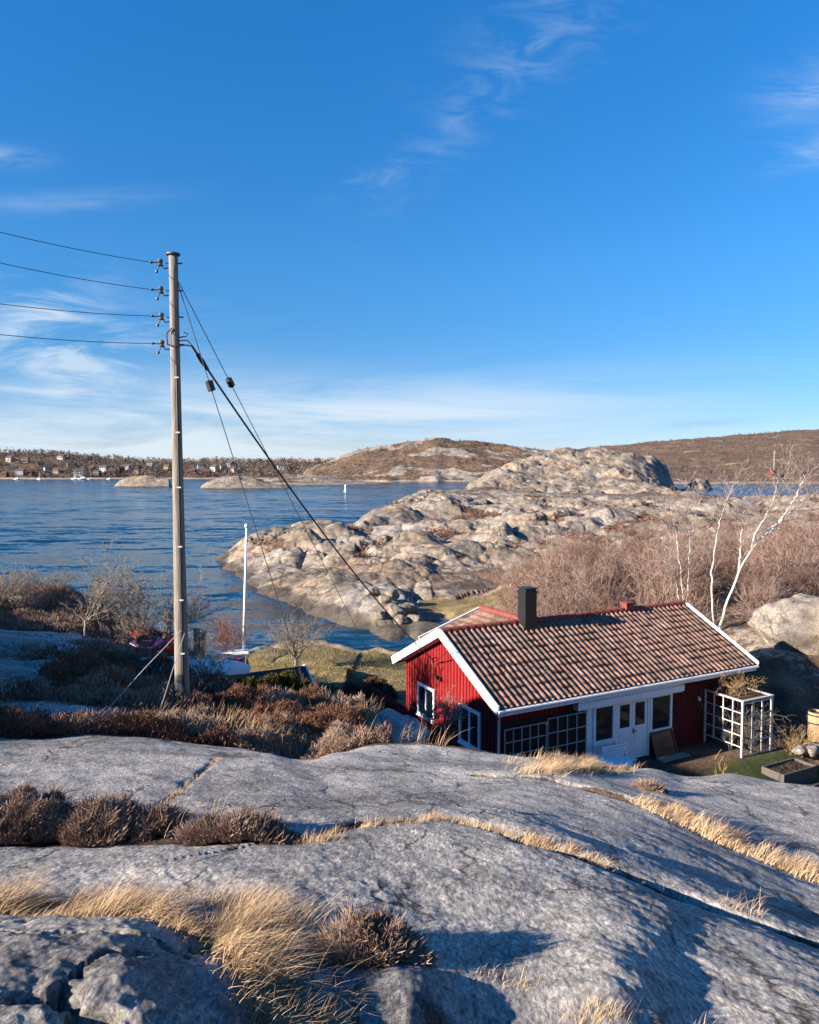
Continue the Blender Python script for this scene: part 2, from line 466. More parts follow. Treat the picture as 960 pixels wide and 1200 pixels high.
# (x, y, z) points that no photo pixel shows: hollows behind crests, the sea bed, the flank of the hill
WP = [
 (-1.5,10.7,7.6),(.5,12.6,6.2),(2.5,13,5.4),(5,13.5,4.6),(8,13.5,4.4),(3,17,3.2),(7,18,2.6),(11,19,2.2),(0,17.5,4.6),(14,20,2.2),
 (-.9,20,4.6),(-1.0,23,3.0),(-3,22,4.2),(0,26,2.0),(5,24,1.9),(-3,27,2.2),(10,26,1.9),(5,32,1.9),(12,33,2.0),(-2,31,1.75),(1,35,1.6),
 (-6,26,3.6),(-7,30,2.2),(-5,33,1.7),(-9,34,2.0),(-11,36,2.6),(-12,40,1.4),(-8,40,1.25),(-4,40,1.3),(0,40,1.3),(4,40,1.5),(-8,44,1.0),(-4,45,.95),(-2,47,.65),
 (-13,45,.0),(-10,49.5,0),(-8,51,0),(-6,51,0),(-4.2,49.5,0),(-2.5,48.6,0),(-1,48.4,0),(1,49,.1),(2.5,51,.15),(-3,53,-1.2),(-7,56,-1.5),(-14,52,-1.5),(0,53,-.6),(2,54,.1),
 (-17,42,.5),(-18,46,-.8),(-22,44,.2),(-24,50,-1.6),(-30,44,-1),(-20,38,3.0),(-28,38,3),(-16,60,-2),(-30,70,-2.2),(-12,62,-1.8),(-7.6,57.5,-1.2),(-15.5,70,-1.6),(-31,92,-2.2),(-20,80,-1.6),(-60,60,-2.5),
 (-30,110,-2.5),(-20,122,-1.8),(-28,104,-1.2),(-12,140,-1.8),(-8,175,-1.8),(-2,220,-1.8),(10,280,-1.8),(26,360,-2),(-60,160,-3),(-60,300,-3.5),(-10,330,-3.5),(20,420,-3),(-100,100,-3),
 (-150,200,-4),(-150,300,-5),(-250,300,-5),(-250,500,-8),(-150,430,-7),(-80,430,-6),(-60,520,-7),(0,520,-6),(-350,200,-6),(-400,400,-8),(-300,100,-5),(-120,140,-4),(-90,220,-4),
 (-16,34,4.0),(-19,36,2.6),(-12.5,33,3.6),(50,480,-2),(80,470,2),(110,480,-1),(150,470,-2),(200,450,-2),(170,410,-2),(150,385,-1.2),(140,345,-1.0),(160,330,-.6),(185,345,-1),(190,420,-2),(175,455,-2),(165,420,-2),(128,345,.3),(180,380,-1.2),(230,380,-1),(205,325,.5),(140,400,-1),(150,440,-1.5),
 (10,40,2.0),(16,42,2.8),
 # flanks outside the frame
 (-14,13,10.0),(-14.3,17.2,11.3),(-19,17,10.8),(-17,21.4,7.7),(-22,22.5,7.4),(-11,8,9.4),(-9,4,9.9),(-20,8,9.4),(-24,28,6.5),(-30,20,7.5),(-3,1.0,10.25),(-1.5,.5,10.3),(1.5,.6,10.25),(3,1.2,9.9),(0,.7,10.4),
 (7,3,8.6),(10,8,6.6),(15,14,4.2),(20,25,3.4),(-6,-1,10.3),(6,-1,9.6),(-2,-2,10.4),(2,-2,10.6),(20,5,5.5),(40,30,4.5),(60,60,5),(-60,30,1),(-50,-10,8),(60,-10,6),(120,120,7),(200,200,7),(260,300,4),(-12,-12,9.6),(12,-12,9.5),
]
pts = np.array([P(*c) for c in CP] + [np.array(w, float) for w in WP])
_r = np.hypot(pts[:, 0], pts[:, 1]); _az = np.arctan2(pts[:, 0], pts[:, 1])
_q = (ZC - pts[:, 2]) / _r
CX = np.stack([_az * 3.2, np.log(_r)], 1)
POW = 1.5


def _phi(d2): return -np.power(d2 + 1e-9, POW / 2)


nC = len(CX)
A = np.zeros((nC + 3, nC + 3))
A[:nC, :nC] = _phi(((CX[:, None] - CX[None]) ** 2).sum(-1)) + np.eye(nC) * 1e-4
A[:nC, nC] = 1; A[:nC, nC + 1:] = CX; A[nC, :nC] = 1; A[nC + 1:, :nC] = CX.T
W_ = np.linalg.solve(A, np.concatenate([_q, np.zeros(3)]))


def _base_q(a, l):
    q = np.empty_like(a)
    for i in range(0, len(a), 40000):
        s = slice(i, i + 40000)
        d2 = (a[s, None] - CX[None, :, 0]) ** 2 + (l[s, None] - CX[None, :, 1]) ** 2
        q[s] = _phi(d2) @ W_[:nC] + W_[nC] + W_[nC + 1] * a[s] + W_[nC + 2] * l[s]
    return q


# the survey is interpolated once on a grid of bearing and log distance, then read by cubic lookup
GA = np.radians(np.linspace(-152, 152, 381)) * 3.2
GL = np.linspace(math.log(.4), math.log(560), 361)
_ga, _gl = np.meshgrid(GA, GL, indexing='ij')
GQ = _base_q(_ga.ravel(), _gl.ravel()).reshape(_ga.shape)


def _cub(t):
    return np.stack([-.5 * t + t * t - .5 * t ** 3, 1 - 2.5 * t * t + 1.5 * t ** 3, .5 * t + 2 * t * t - 1.5 * t ** 3, -.5 * t * t + .5 * t ** 3])


def base_h(x, y):
    r = np.hypot(x, y)
    a = (np.arctan2(x, y) * 3.2 - GA[0]) / (GA[1] - GA[0]); l = (np.log(np.maximum(r, .42)) - GL[0]) / (GL[1] - GL[0])
    a = np.clip(a, 1, len(GA) - 2.001); l = np.clip(l, 1, len(GL) - 2.001)
    ia = a.astype(int); il = l.astype(int)
    ca = _cub(a - ia); cl = _cub(l - il)
    q = np.zeros_like(r)
    for i in range(4):
        for j in range(4):
            q += ca[i] * cl[j] * GQ[np.clip(ia + i - 1, 0, len(GA) - 1), np.clip(il + j - 1, 0, len(GL) - 1)]
    return ZC - q * r


def poly_dist(px, py, line):
    best = np.full(px.shape, 1e9); sgn = np.zeros_like(px)
    for (x0, y0), (x1, y1) in zip(line[:-1], line[1:]):
        dx, dy = x1 - x0, y1 - y0; L2 = dx * dx + dy * dy
        t = np.clip(((px - x0) * dx + (py - y0) * dy) / L2, 0, 1)
        ex = px - x0 - t * dx; ey = py - y0 - t * dy
        d = np.hypot(ex, ey); c = (ex * dy - ey * dx) / math.sqrt(L2)
        m = d < best
        best = np.where(m, d, best); sgn = np.where(m, c, sgn)
    return best, -sgn          # sgn > 0: below the line (towards the viewer)


def wline(L): return [tuple(P(a, b, c)[:2]) for a, b, c in L]


# joints of the foreground slab as plan-view polylines
JOINT_A = wline([(330,984,4.4),(430,963,4.9),(530,957,5.0),(620,984,4.5),(700,1010,4.25),(780,1045,4.05),(850,1078,3.8),(960,1115,3.55),(1080,1150,3.3)])
JOINT_B = wline([(560,905,7.8),(640,915,7.6),(760,945,6.8),(860,990,6.0),(960,1028,5.5),(1080,1060,5.1)])
JOINT_C = wline([(-120,1058,2.9),(0,1062,2.9),(110,1068,2.88),(200,1078,2.85),(290,1120,2.6),(330,1200,2.15)])
JOINT_D = wline([(-100,975,4.5),(0,972,4.5),(120,975,4.5),(240,975,4.5),(330,978,4.45)])
JOINT_E = wline([(180,945,5.2),(230,905,6.9),(255,890,8.0)])
HOUSE_T = 1.083
U = np.array([math.sin(HOUSE_T), math.cos(HOUSE_T)]); V = np.array([-math.cos(HOUSE_T), math.sin(HOUSE_T)])
HO = np.array([1.007, 26.0]); FLOOR = 1.95


def zones(x, y, z):
    px, py = to_px(x, y, z)
    r = np.hypot(x, y)
    n = fbm(x * .45, y * .45, 4, 3); nb = fbm(x * .12, y * .12, 4, 8)
    g = lambda cx, cy, sx, sy: np.exp(-((px - cx) / sx) ** 2 - ((py - cy) / sy) ** 2)
    soil = np.zeros_like(x)
    near = r < 60
    mid = (r > 10.2) & (r < 46) & (x < 1.5)
    soil = np.maximum(soil, np.where(mid, .85 + .4 * n, 0))
    # bare rock among the heath
    rockspots = g(60,838,130,14) + .8 * g(30,770,80,12) + .5 * g(0,760,60,24) + g(470,850,30,14) + .8 * g(60,722,26,5) + .7 * g(100,752,60,8) + g(0,800,40,10)
    soil = np.where(near, soil - 1.0 * rockspots * (r > 10.2), soil)
    nr_ = np.where(r < 12)[0]
    for L, w in ((JOINT_D, .22), (JOINT_C, .13), (JOINT_A, .06), (JOINT_B, .10), (JOINT_E, .02)):
        d, _ = poly_dist(x[nr_], y[nr_], L)
        soil[nr_] = np.maximum(soil[nr_], np.exp(-(d / w) ** 2))
    hx = (x - HO[0]) * U[0] + (y - HO[1]) * U[1]; hy = (x - HO[0]) * V[0] + (y - HO[1]) * V[1]
    yard = sst(-9, -7, hx) * sst(20, 15, hx) * sst(-8.5, -6.5, hy) * sst(9, 6, hy)
    thick = (y > 30) & (r < 78) & (x > 2)
    soil = np.maximum(soil, np.where(thick & (z > .6), .62 + .35 * n, 0))
    soil = np.maximum(soil, yard * .8)
    head = (r >= 78) & (r < 330)
    veg = sst(.42, .75, nb + .3 * n + .25 * sst(520, 800, px) + .15 * sst(90, 160, r)) * (z > 1.3)
    veg = np.maximum(veg, sst(245, 290, r) * .62 * (z > 1.0))
    soil = np.where(head, np.maximum(soil, veg * .95), soil)
    hill = r >= 330
    soil = np.where(hill, sst(.1, .6, nb + .5 * n) * .7 * (z > 3), soil)
    lawn = np.where((r > 33) & (r < 58) & (x > -12) & (x < 1.5) & (z > .35), sst(.35, .6, z) * sst(3.2, 2.2, z), 0)
    lawn = np.maximum(lawn, np.where((r > 50) & (r < 66) & (px > 490) & (px < 600), sst(.25, .5, z) * sst(2.6, 1.8, z) * .8, 0))
    green = np.where((r > 18) & (r < 30) & (x > 5), sst(6.5, 8, hx) * sst(-4.4, -5.2, hy) * sst(3.0, 2.4, z) * .9, 0)
    soil = np.clip(soil * (1 - np.clip(lawn * 1.3, 0, 1)), 0, 1.2)
    warm = np.where(r > 46, 1.0, np.where((r > 25) & (x > 12), .8, .12)) + .25 * g(110,1160,190,80) * (r < 4)
    stain = sst(50, 70, r) * (.55 + .45 * sst(3.0, .6, z))
    wet = sst(.42, .12, z + .12 * n) * (r > 35)
    return soil, lawn, green, warm, stain, wet


def terrain(x, y, full=False):
    x = np.asarray(x, float).ravel(); y = np.asarray(y, float).ravel()
    z = base_h(x, y); r = np.hypot(x, y)
    hx = (x - HO[0]) * U[0] + (y - HO[1]) * U[1]; hy = (x - HO[0]) * V[0] + (y - HO[1]) * V[1]
    pad = sst(-1.2, 0.2, hx) * sst(14.5, 12.5, hx) * sst(-5.6, -4.6, hy) * sst(5.2, 4.0, hy)
    zo = zones(x, y, z)
    soft = np.clip(np.maximum(zo[1], zo[2]) * 1.2, 0, 1)
    soil = np.clip(zo[0], 0, 1)
    # slab relief
    nr_ = np.where(r < 13)[0]
    slab = sst(24, 10, r)
    d = slab * (.04 * fbm(x * .25, y * .25, 2, 21) + .016 * fbm(x * .8 + .3 * y, y * .7, 3, 31) * sst(14, 5, r) + .007 * fbm((x + .6 * y) * 3.6, (y - .6 * x) * 1.8, 3, 41))
    d += slab * .004 * fbm(x * 16, y * 16, 3, 47) * sst(9, 3, r)
    wob = .05 * fbm(x * 2.2, y * 2.2, 3, 71)
    for L, depth, w, up, uw in ((JOINT_A, .08, .05, .035, .35), (JOINT_B, .07, .06, .02, .4), (JOINT_C, .05, .09, .0, .3), (JOINT_D, .04, .25, .0, .5), (JOINT_E, .014, .035, 0, 1)):
        dd, sg = poly_dist(x[nr_] + wob[nr_], y[nr_] + wob[nr_], L)
        d[nr_] += -depth * np.exp(-(dd / w) ** 2) + up * np.exp(-((sg - uw) / uw) ** 2) * (sg > 0) * np.exp(-(dd / (2.2 * uw)) ** 2)
    # broken boulder at lower left
    bi = np.where((r < 3.2) & (x < -.2))[0]
    bx = (sst(3.1, 2.5, r) * sst(-.25, -.6, x))[bi]
    f1, f2 = worley(x[bi] * 1.7 + .22 * fbm(x[bi] * 3, y[bi] * 3, 4, 5), y[bi] * 1.7 + .22 * fbm(x[bi] * 3, y[bi] * 3, 4, 6), 91)
    d[bi] += bx * (.03 * (1 - f1 * f1) - .08 * np.exp(-((f2 - f1) / .035) ** 2) * sst(-.1, .25, fbm(x[bi] * 1.3, y[bi] * 1.3, 2, 99)) + .012 * fbm(x[bi] * 6, y[bi] * 6, 4, 98))
    # whaleback granite of the shore and headland
    rough = sst(26, 60, r) * (1 - soft)
    left = sst(12, 17, r) * (x < -3) * (r < 60)
    rough = np.maximum(rough, .28 * left)
    am = np.clip((z + 1.2) / 2.7, .15, 1) * rough * (1 - .55 * soil) * (1 - pad)
    am *= np.where(r < 70, .75 - .25 * (x > 6), 1.0) * np.where(r > 330, 1.3, 1.0 - .5 * sst(150, 240, r))
    hi = np.where((am > .004) & (z > -2.5))[0]
    xs, ys, rs = x[hi], y[hi], r[hi]
    wx = xs + 3.0 * fbm(xs * .06, ys * .06, 3, 51); wy = ys + 3.0 * fbm(xs * .06, ys * .06, 3, 52)
    ca, sa = math.cos(.5), math.sin(.5)
    ax = wx * ca - wy * sa; ay = wx * sa + wy * ca
    hum = np.zeros_like(xs)
    blk = sst(-.25, .35, fbm(xs * .035, ys * .035, 3, 57))      # blocky here, smooth whaleback there
    for sc, amp, sd, asp in ((34, 2.9, 61, .55), (12, 1.1, 62, .6), (4.6, .5, 63, .7), (1.9, .22, 64, .8), (.8, .08, 65, .9)):
        vis = sst(900, 260, rs / sc * 8)
        f1, f2, rr = worley(ax / sc, ay / (sc * asp), sd, True)
        lo = 1.0 if sc > 30 else .55 + .85 * blk
        hum += lo * vis * amp * ((.9 - f1 * f1) * (.4 + .8 * rr) - .38 - .5 * np.exp(-((f2 - f1) / .09)) * sst(.25, .6, rr))
    d[hi] += am[hi] * (hum + .8 * fbm(xs * .13, ys * .13, 5, 77))
    # heath hummocks
    d += soil * sst(10, 13, r) * sst(70, 40, r) * (.16 * fbm(x * .8, y * .8, 3, 81)) * (1 - soft)
    z = z + d * (1 - pad)
    z = z * (1 - pad) + (FLOOR - .02) * pad
    return (z, zo) if full else z


def gz(x, y): return float(terrain([x], [y])[0])


def on_ray(px, py, y0=3, y1=120):
    """where the sight line of a photo pixel meets the ground"""
    Y = np.geomspace(y0, y1, 500)
    pp = np.array([P(px, py, t) for t in Y])
    zz = terrain(pp[:, 0], pp[:, 1])
    i = np.argmax(zz >= pp[:, 2])
    if zz[i] < pp[i, 2]: i = len(Y) - 1
    return np.array([pp[i, 0], pp[i, 1], zz[i]])


# ground mesh: polar grid, finer where it is near
az = np.concatenate([np.linspace(-150, -36, 120, endpoint=False), np.linspace(-36, 36, 900, endpoint=False), np.linspace(36, 150, 120)])
az = np.radians(az)
rr_ = np.concatenate([np.geomspace(.55, 14, 560, endpoint=False), np.geomspace(14, 500, 820)])
RR, AZ = np.meshgrid(rr_, az, indexing='ij')
gx = (RR * np.sin(AZ)).ravel(); gy = (RR * np.cos(AZ)).ravel()
gzv, zo = terrain(gx, gy, True)
nr, na = RR.shape
idx = np.arange(nr * na).reshape(nr, na)
quads = np.stack([idx[:-1, :-1], idx[1:, :-1], idx[1:, 1:], idx[:-1, 1:]], -1).reshape(-1, 4)
keep = (gzv[quads].max(1) > -1.0)
quads = quads[keep][:, ::-1]
used = np.unique(quads); remap = np.full(nr * na, -1); remap[used] = np.arange(len(used)); quads = remap[quads]
ground = mesh_obj('ground', np.stack([gx, gy, gzv], 1)[used], quads, M['rock'], smooth=True,
                  attrs=[(nm, 'POINT', zo[i][used]) for i, nm in enumerate(('soil', 'lawn', 'green', 'warm', 'stain', 'wet'))])
tag(ground, 'bare granite slabs falling to a lawn and bay, with a rocky headland beyond', 'ground', kind='structure')

#SECTION_END_TERRAIN
# ------------------------------------------------------------------ water
wr = np.concatenate([np.geomspace(30, 500, 160, endpoint=False), np.geomspace(500, 9000, 60)])
wa = np.radians(np.linspace(-75, 75, 220))
WR, WA = np.meshgrid(wr, wa, indexing='ij')
wxx = (WR * np.sin(WA)).ravel(); wyy = (WR * np.cos(WA)).ravel()
wi = np.arange(WR.size).reshape(WR.shape)
wq = np.stack([wi[:-1, :-1], wi[:-1, 1:], wi[1:, 1:], wi[1:, :-1]], -1).reshape(-1, 4)
sea = mesh_obj('water', np.stack([wxx, wyy, np.zeros_like(wxx)], 1), wq, M['water'], smooth=True)
tag(sea, 'wind rippled deep blue sea of the bay', 'water', kind='structure')

#SECTION_REST
# ------------------------------------------------------------------ far shores
def island(name, label, crest, yf, yc, yb, amp=2.0, warm=.8, veg=.6, cell=26, shore=1.2, nx=420, ny=150, seed=5):
    """a rocky island surveyed by its skyline; front shore, crest and back shore at distances yf, yc, yb"""
    cx = np.array([c[0] for c in crest], float); cy = np.array([c[1] for c in crest], float)
    pxs = np.linspace(cx[0], cx[-1], nx)
    hc = np.interp(pxs, cx, cy)
    ys = np.concatenate([np.linspace(0, 1, int(ny * .72), endpoint=False), np.linspace(1, 2, ny - int(ny * .72))])
    a = (pxs - 480) / FPX
    T, Aa = np.meshgrid(ys, a, indexing='ij'); HC = np.broadcast_to(hc, T.shape)
    wob = 1 + .012 * fbm(Aa * 14, np.full_like(Aa, seed * 1.7), 3, seed) * (1 - np.clip(T, 0, 1)) 
    Y = np.where(T < 1, (yf + (yc - yf) * T) * wob, yc + (yb - yc) * (T - 1))
    X = Aa * Y
    crest_h = np.maximum((HOR - HC) / FPX * yc + ZC, -1)
    prof = np.where(T < 1, .07 * sst(0, .06, T) + .93 * sst(.0, 1.0, T) ** .9, 1 - sst(0, 1, T - 1))
    ends = np.clip(np.minimum(np.arange(nx), nx - 1 - np.arange(nx)) / 14.0, 0, 1)
    Z = crest_h * prof * ends + shore * sst(0, .08, T) * ends - 1.0
    fx, fy = X.ravel(), Y.ravel(); z = Z.ravel()
    m = np.clip((z + 1) / 4, .1, 1)
    wxx_ = fx + cell * .5 * fbm(fx / cell * .4, fy / cell * .8, 3, 4); wyy_ = fy + cell * .3 * fbm(fx / cell * .4, fy / cell * .8, 3, 14)
    for sc, am in ((cell, amp), (cell * .42, amp * .55), (cell * .18, amp * .28)):
        f1, f2, rr = worley(wxx_ / (sc * 1.5), wyy_ / (sc * .55), seed + int(sc), True)
        z = z + m * am * ((.8 - f1 * f1) * (.2 + 1.0 * rr) - .3)
    z = z + m * amp * 1.1 * fbm(fx / cell * .5, fy / cell * 1.1, 5, seed + 2)
    v = sst(-.15, .45, fbm(fx * .012, fy * .03, 4, seed + 3) + .5 * fbm(fx * .05, fy * .1, 4, seed + 4) + veg - .5) * sst(1.2, 2.6, z)
    o = mesh_obj(name, np.stack([fx, fy, z], 1), _grid(*T.shape), M['rock'], smooth=True,
                 attrs=[('soil', 'POINT', v * .95), ('lawn', 'POINT', v * 0), ('green', 'POINT', v * 0), ('warm', 'POINT', v * 0 + warm), ('stain', 'POINT', v * 0 + .5), ('wet', 'POINT', sst(.9, .3, z))])
    tag(o, label, name.replace('_', ' '), kind='structure')
    return np.stack([fx, fy, z], 1), v


def _grid(n, m):
    i = np.arange(n * m).reshape(n, m)
    return np.stack([i[:-1, :-1], i[:-1, 1:], i[1:, 1:], i[1:, :-1]], -1).reshape(-1, 4)


isl_c = island('island', 'rocky island with brown scrub across the water', [(345,560),(372,548),(400,536),(430,528),(470,522),(505,517),(545,518),(590,522),(640,529),(680,536),(740,545),(790,560)], 650, 800, 930, 2.6, .8, .92, 26, seed=5)
isl_r = island('hills', 'long brown heath covered hill behind the channel', [(560,556),(610,540),(660,531),(700,526),(745,522),(790,518),(830,514),(870,512),(915,508),(960,505),(1020,503),(1100,500),(1180,505)], 560, 980, 1250, 2.0, .85, 1.6, 34, seed=11)
isl_a = island('skerry', 'low bare skerry left of the telegraph pole', [(128,574),(140,563),(155,559),(172,557),(185,559),(198,561),(206,573)], 488, 505, 522, .8, 1.0, .1, 9, .6, 160, 60, seed=15)
isl_b = island('skerry', 'bare skerry right of the telegraph pole', [(228,575),(243,564),(262,558),(280,557),(300,560),(318,566),(336,569),(350,574)], 440, 470, 500, .8, 1.0, .25, 9, .6, 200, 70, seed=17)
isl_d = island('skerry', 'low rocky point with scrub in front of the island', [(290,574),(312,562),(335,557),(365,557),(400,562),(440,566),(475,568),(500,574)], 520, 600, 660, 1.0, 1.0, .5, 12, .9, 240, 70, seed=19)
isl_s = island('far_shore', 'low wooded far shore with a village along the water', [(-260,545),(-160,536),(-60,532),(0,530),(40,531),(80,532),(110,536),(160,539),(210,541),(260,540),(300,541),(340,540),(380,541),(430,541),(480,542)], 835, 980, 1300, .5, .5, 2.3, 30, .3, 460, 110, seed=23)


# ------------------------------------------------------------------ vegetation makers
def tubes(segs, n=3):
    """numpy segments (p0, p1, r0, r1) to prisms"""
    p0 = np.array([s[0] for s in segs]); p1 = np.array([s[1] for s in segs]); r0 = np.array([s[2] for s in segs]); r1 = np.array([s[3] for s in segs])
    d = p1 - p0; d /= np.linalg.norm(d, axis=1, keepdims=True) + 1e-9
    ref = np.where(np.abs(d[:, 2:3]) < .9, np.array([[0, 0, 1.]]), np.array([[1., 0, 0]]))
    a = np.cross(d, ref); a /= np.linalg.norm(a, axis=1, keepdims=True) + 1e-9; b = np.cross(d, a)
    ring = []
    for p, r in ((p0, r0), (p1, r1)):
        for k in range(n):
            t = 2 * math.pi * k / n
            ring.append(p + (a * math.cos(t) + b * math.sin(t)) * r[:, None])
    v = np.stack(ring, 1).reshape(-1, 3)
    o = (np.arange(len(segs)) * 2 * n)[:, None]
    f = np.concatenate([np.stack([o[:, 0] + k, o[:, 0] + (k + 1) % n, o[:, 0] + n + (k + 1) % n, o[:, 0] + n + k], 1) for k in range(n)])
    return v, f


def grow(out, p, d, L, r, depth, R, wig=.25, up=.12, kids=(3, 4), ratio=.62, wind=0.0, nseg=5, spread=.75, rmin=.004):
    p = np.array(p, float); d = np.array(d, float); d /= np.linalg.norm(d)
    for i in range(nseg):
        d = d + R.normal(0, wig, 3) * .5 + np.array([wind, 0, up]) * .35; d /= np.linalg.norm(d)
        q = p + d * L / nseg
        ra = max(rmin, r * (1 - .75 * i / nseg)); rb = max(rmin * .7, r * (1 - .75 * (i + 1) / nseg))
        out.append((p, q, ra, rb)); p = q
        if depth > 0 and i >= 1:
            for _ in range(R.integers(kids[0], kids[1] + 1) if i < nseg - 1 else kids[1]):
                if R.random() < .62:
                    s = R.normal(0, 1, 3); s -= d * s.dot(d); s /= np.linalg.norm(s) + 1e-9
                    grow(out, p, d + s * spread * R.uniform(.6, 1.3), L * ratio * R.uniform(.6, 1.1), r * .5 * (1 - .5 * i / nseg), depth - 1, R, wig, up, kids, ratio, wind, max(3, nseg - 1), spread, rmin)


def shrub_segs(seed, h=2.6, stems=9, spread=.55, depth=3, wind=.0, kids=(1, 3), rmin=.006, r=.025):
    R = np.random.default_rng(seed); out = []
    for i in range(stems):
        a = R.uniform(0, 6.283); s = R.uniform(.1, spread)
        grow(out, (R.normal(0, .12), R.normal(0, .12), -.1), (math.cos(a) * s, math.sin(a) * s, 1), h * R.uniform(.5, .8), r * R.uniform(.6, 1.1), depth, R, .3, .10, kids, .58, wind, 5, .7, rmin)
    return out


def blades(pos, hgt, wid, lean, R, curve=.5):
    """curved grass blades: three quads each"""
    n = len(pos); ang = R.uniform(0, 6.283, n)
    side = np.stack([np.cos(ang), np.sin(ang), np.zeros(n)], 1)
    ln = np.asarray(lean) + R.normal(0, .32, (n, 2))
    vs = []
    for t, w in ((0, 1.0), (.35, .9), (.7, .6), (1.0, .12)):
        off = np.stack([ln[:, 0] * (t * t * curve + t * (1 - curve)), ln[:, 1] * (t * t * curve + t * (1 - curve)), t * (1 - .25 * t * np.clip((ln ** 2).sum(1), 0, 1.5))], 1) * hgt[:, None]
        c = pos + off
        vs += [c - side * (wid * w / 2)[:, None], c + side * (wid * w / 2)[:, None]]
    v = np.stack(vs, 1).reshape(-1, 3); o = np.arange(n) * 8
    f = np.concatenate([np.stack([o + k, o + k + 1, o + k + 3, o + k + 2], 1) for k in (0, 2, 4)])
    rnd = np.repeat(np.clip(R.normal(.5, .22, n), 0, 1), 8)
    return v, f, rnd


def sprigs(pos, hgt, wid, R, lean=.5, base=None):
    """heather shoots: two crossed spindles each"""
    n = len(pos)
    d = np.stack([R.normal(0, lean, n), R.normal(0, lean, n), np.ones(n)], 1)
    if base is not None: d = d + base
    d /= np.linalg.norm(d, axis=1, keepdims=True)
    ang = R.uniform(0, 3.14, n); s = np.stack([np.cos(ang), np.sin(ang), np.zeros(n)], 1)
    a = np.cross(d, s); a /= np.linalg.norm(a, axis=1, keepdims=True) + 1e-9; b = np.cross(d, a)
    tip = pos + d * hgt[:, None]; mid = pos + d * (hgt * .6)[:, None]; w = (wid / 2)[:, None]
    v = np.stack([pos, mid - a * w, tip, mid + a * w, pos, mid - b * w, tip, mid + b * w], 1).reshape(-1, 3)
    o = np.arange(n) * 8
    f = np.concatenate([np.stack([o, o + 1, o + 2, o + 3], 1), np.stack([o + 4, o + 5, o + 6, o + 7], 1)])
    return v, f, np.repeat(np.clip(R.normal(.5, .24, n), 0, 1), 8)


M['twig_red'] = by_rnd('twig_reddish', [(0, (.10, .055, .045)), (.5, (.21, .12, .095)), (1, (.33, .21, .165))])
M['thicket'] = by_rnd('twig_thicket', [(0, (.11, .068, .055)), (.35, (.20, .125, .10)), (.65, (.28, .19, .155)), (1, (.40, .31, .265))])
M['twig_grey'] = by_rnd('twig_grey', [(0, (.10, .085, .07)), (.5, (.21, .18, .15)), (1, (.36, .31, .26))])
M['twig_rust'] = by_rnd('twig_rust', [(0, (.11, .05, .035)), (.5, (.23, .10, .07)), (1, (.34, .17, .11))])
M['heather'] = by_rnd('heather', [(0, (.10, .07, .055)), (.3, (.24, .165, .125)), (.6, (.40, .285, .22)), (1, (.58, .46, .37))])
M['heather_rust'] = by_rnd('heather_rust', [(0, (.05, .03, .022)), (.3, (.14, .068, .045)), (.65, (.28, .14, .09)), (1, (.38, .24, .165))])
M['grass'] = by_rnd('dry_grass', [(0, (.22, .145, .08)), (.4, (.40, .275, .165)), (.75, (.54, .395, .255)), (1, (.66, .53, .38))])
M['juniper'] = by_rnd('juniper', [(0, (.045, .04, .012)), (.5, (.14, .115, .03)), (1, (.26, .20, .055))])
M['conifer'] = by_rnd('conifer', [(0, (.02, .03, .012)), (1, (.06, .08, .03))])
M['far_tree'] = by_rnd('far_tree', [(0, (.06, .055, .045)), (.25, (.10, .085, .065)), (.5, (.155, .12, .10)), (1, (.23, .18, .15))])
M['bark'] = simple('grey_bark', (.20, .175, .15), .85, .2, .3, 20, .3)
M['twig_birch'] = by_rnd('twig_birch', [(0, (.16, .115, .10)), (.5, (.30, .235, .21)), (1, (.52, .46, .42))])
k = N('birch_bark', .7, .2)
bn = k.noise(3, 5, .7, vec=k.mapped((1, 1, 5)))
k.color(k.ramp(bn, [(.34, (.10, .085, .075)), (.44, (.55, .51, .47)), (.6, (.78, .75, .71))])); M['birch'] = k.m


def seg_obj(name, segs, mat, parent=None, n=3, seed=0):
    v, f = tubes(segs, n)
    R = np.random.default_rng(seed)
    rnd = np.repeat(np.clip(R.normal(.5, .22, len(segs)), 0, 1), 2 * n)
    return mesh_obj(name, v, f, mat, parent, attrs=[('rnd', 'POINT', rnd)])


def copy_tree(o, parent=None):
    c = o.copy(); COL.objects.link(c)
    if parent is not None: c.parent = parent
    for ch in list(o.children): copy_tree(ch, c)
    return c


# ------------------------------------------------------------------ the cottage
HX, HY = HO
cot = empty('cottage', (HX, HY, FLOOR), math.pi / 2 - HOUSE_T)
tag(cot, 'red wooden cottage with pantile roof, black chimney and white double door', 'cottage')
AP, EV = 4.43, 2.70                # ridge and eave height above the floor
RU0, RU1, RV = 0.0, 11.74, 3.50    # roof outline
WU0, WU1, WV = .36, 11.38, 3.05    # wall outline
slope = (AP - EV) / RV
wl = MB()
zt = AP - slope * WV - .13
for u_, flip in ((WU0, 0), (WU1, 1)):
    prof = [(-WV, 0), (WV, 0), (WV, zt), (0, AP - .13), (-WV, zt)]
    wl.add([(u_, a, b) for a, b in prof], [(0, 4, 3, 2, 1) if not flip else (0, 1, 2, 3, 4)])
for v_ in (-WV, WV):
    wl.add([(WU0, v_, 0), (WU1, v_, 0), (WU1, v_, zt), (WU0, v_, zt)], [(0, 1, 2, 3) if v_ < 0 else (0, 3, 2, 1)])
for kk in range(31):               # cover battens on the gables
    v_ = -WV + .03 + kk * (2 * WV - .06) / 30
    top = AP - .15 - slope * abs(v_)
    for u_, s_ in ((WU0, -1), (WU1, 1)):
        wl.box(min(u_ + s_ * .003, u_ + s_ * .028), max(u_ + s_ * .003, u_ + s_ * .028), v_ - .024, v_ + .024, .02, top)
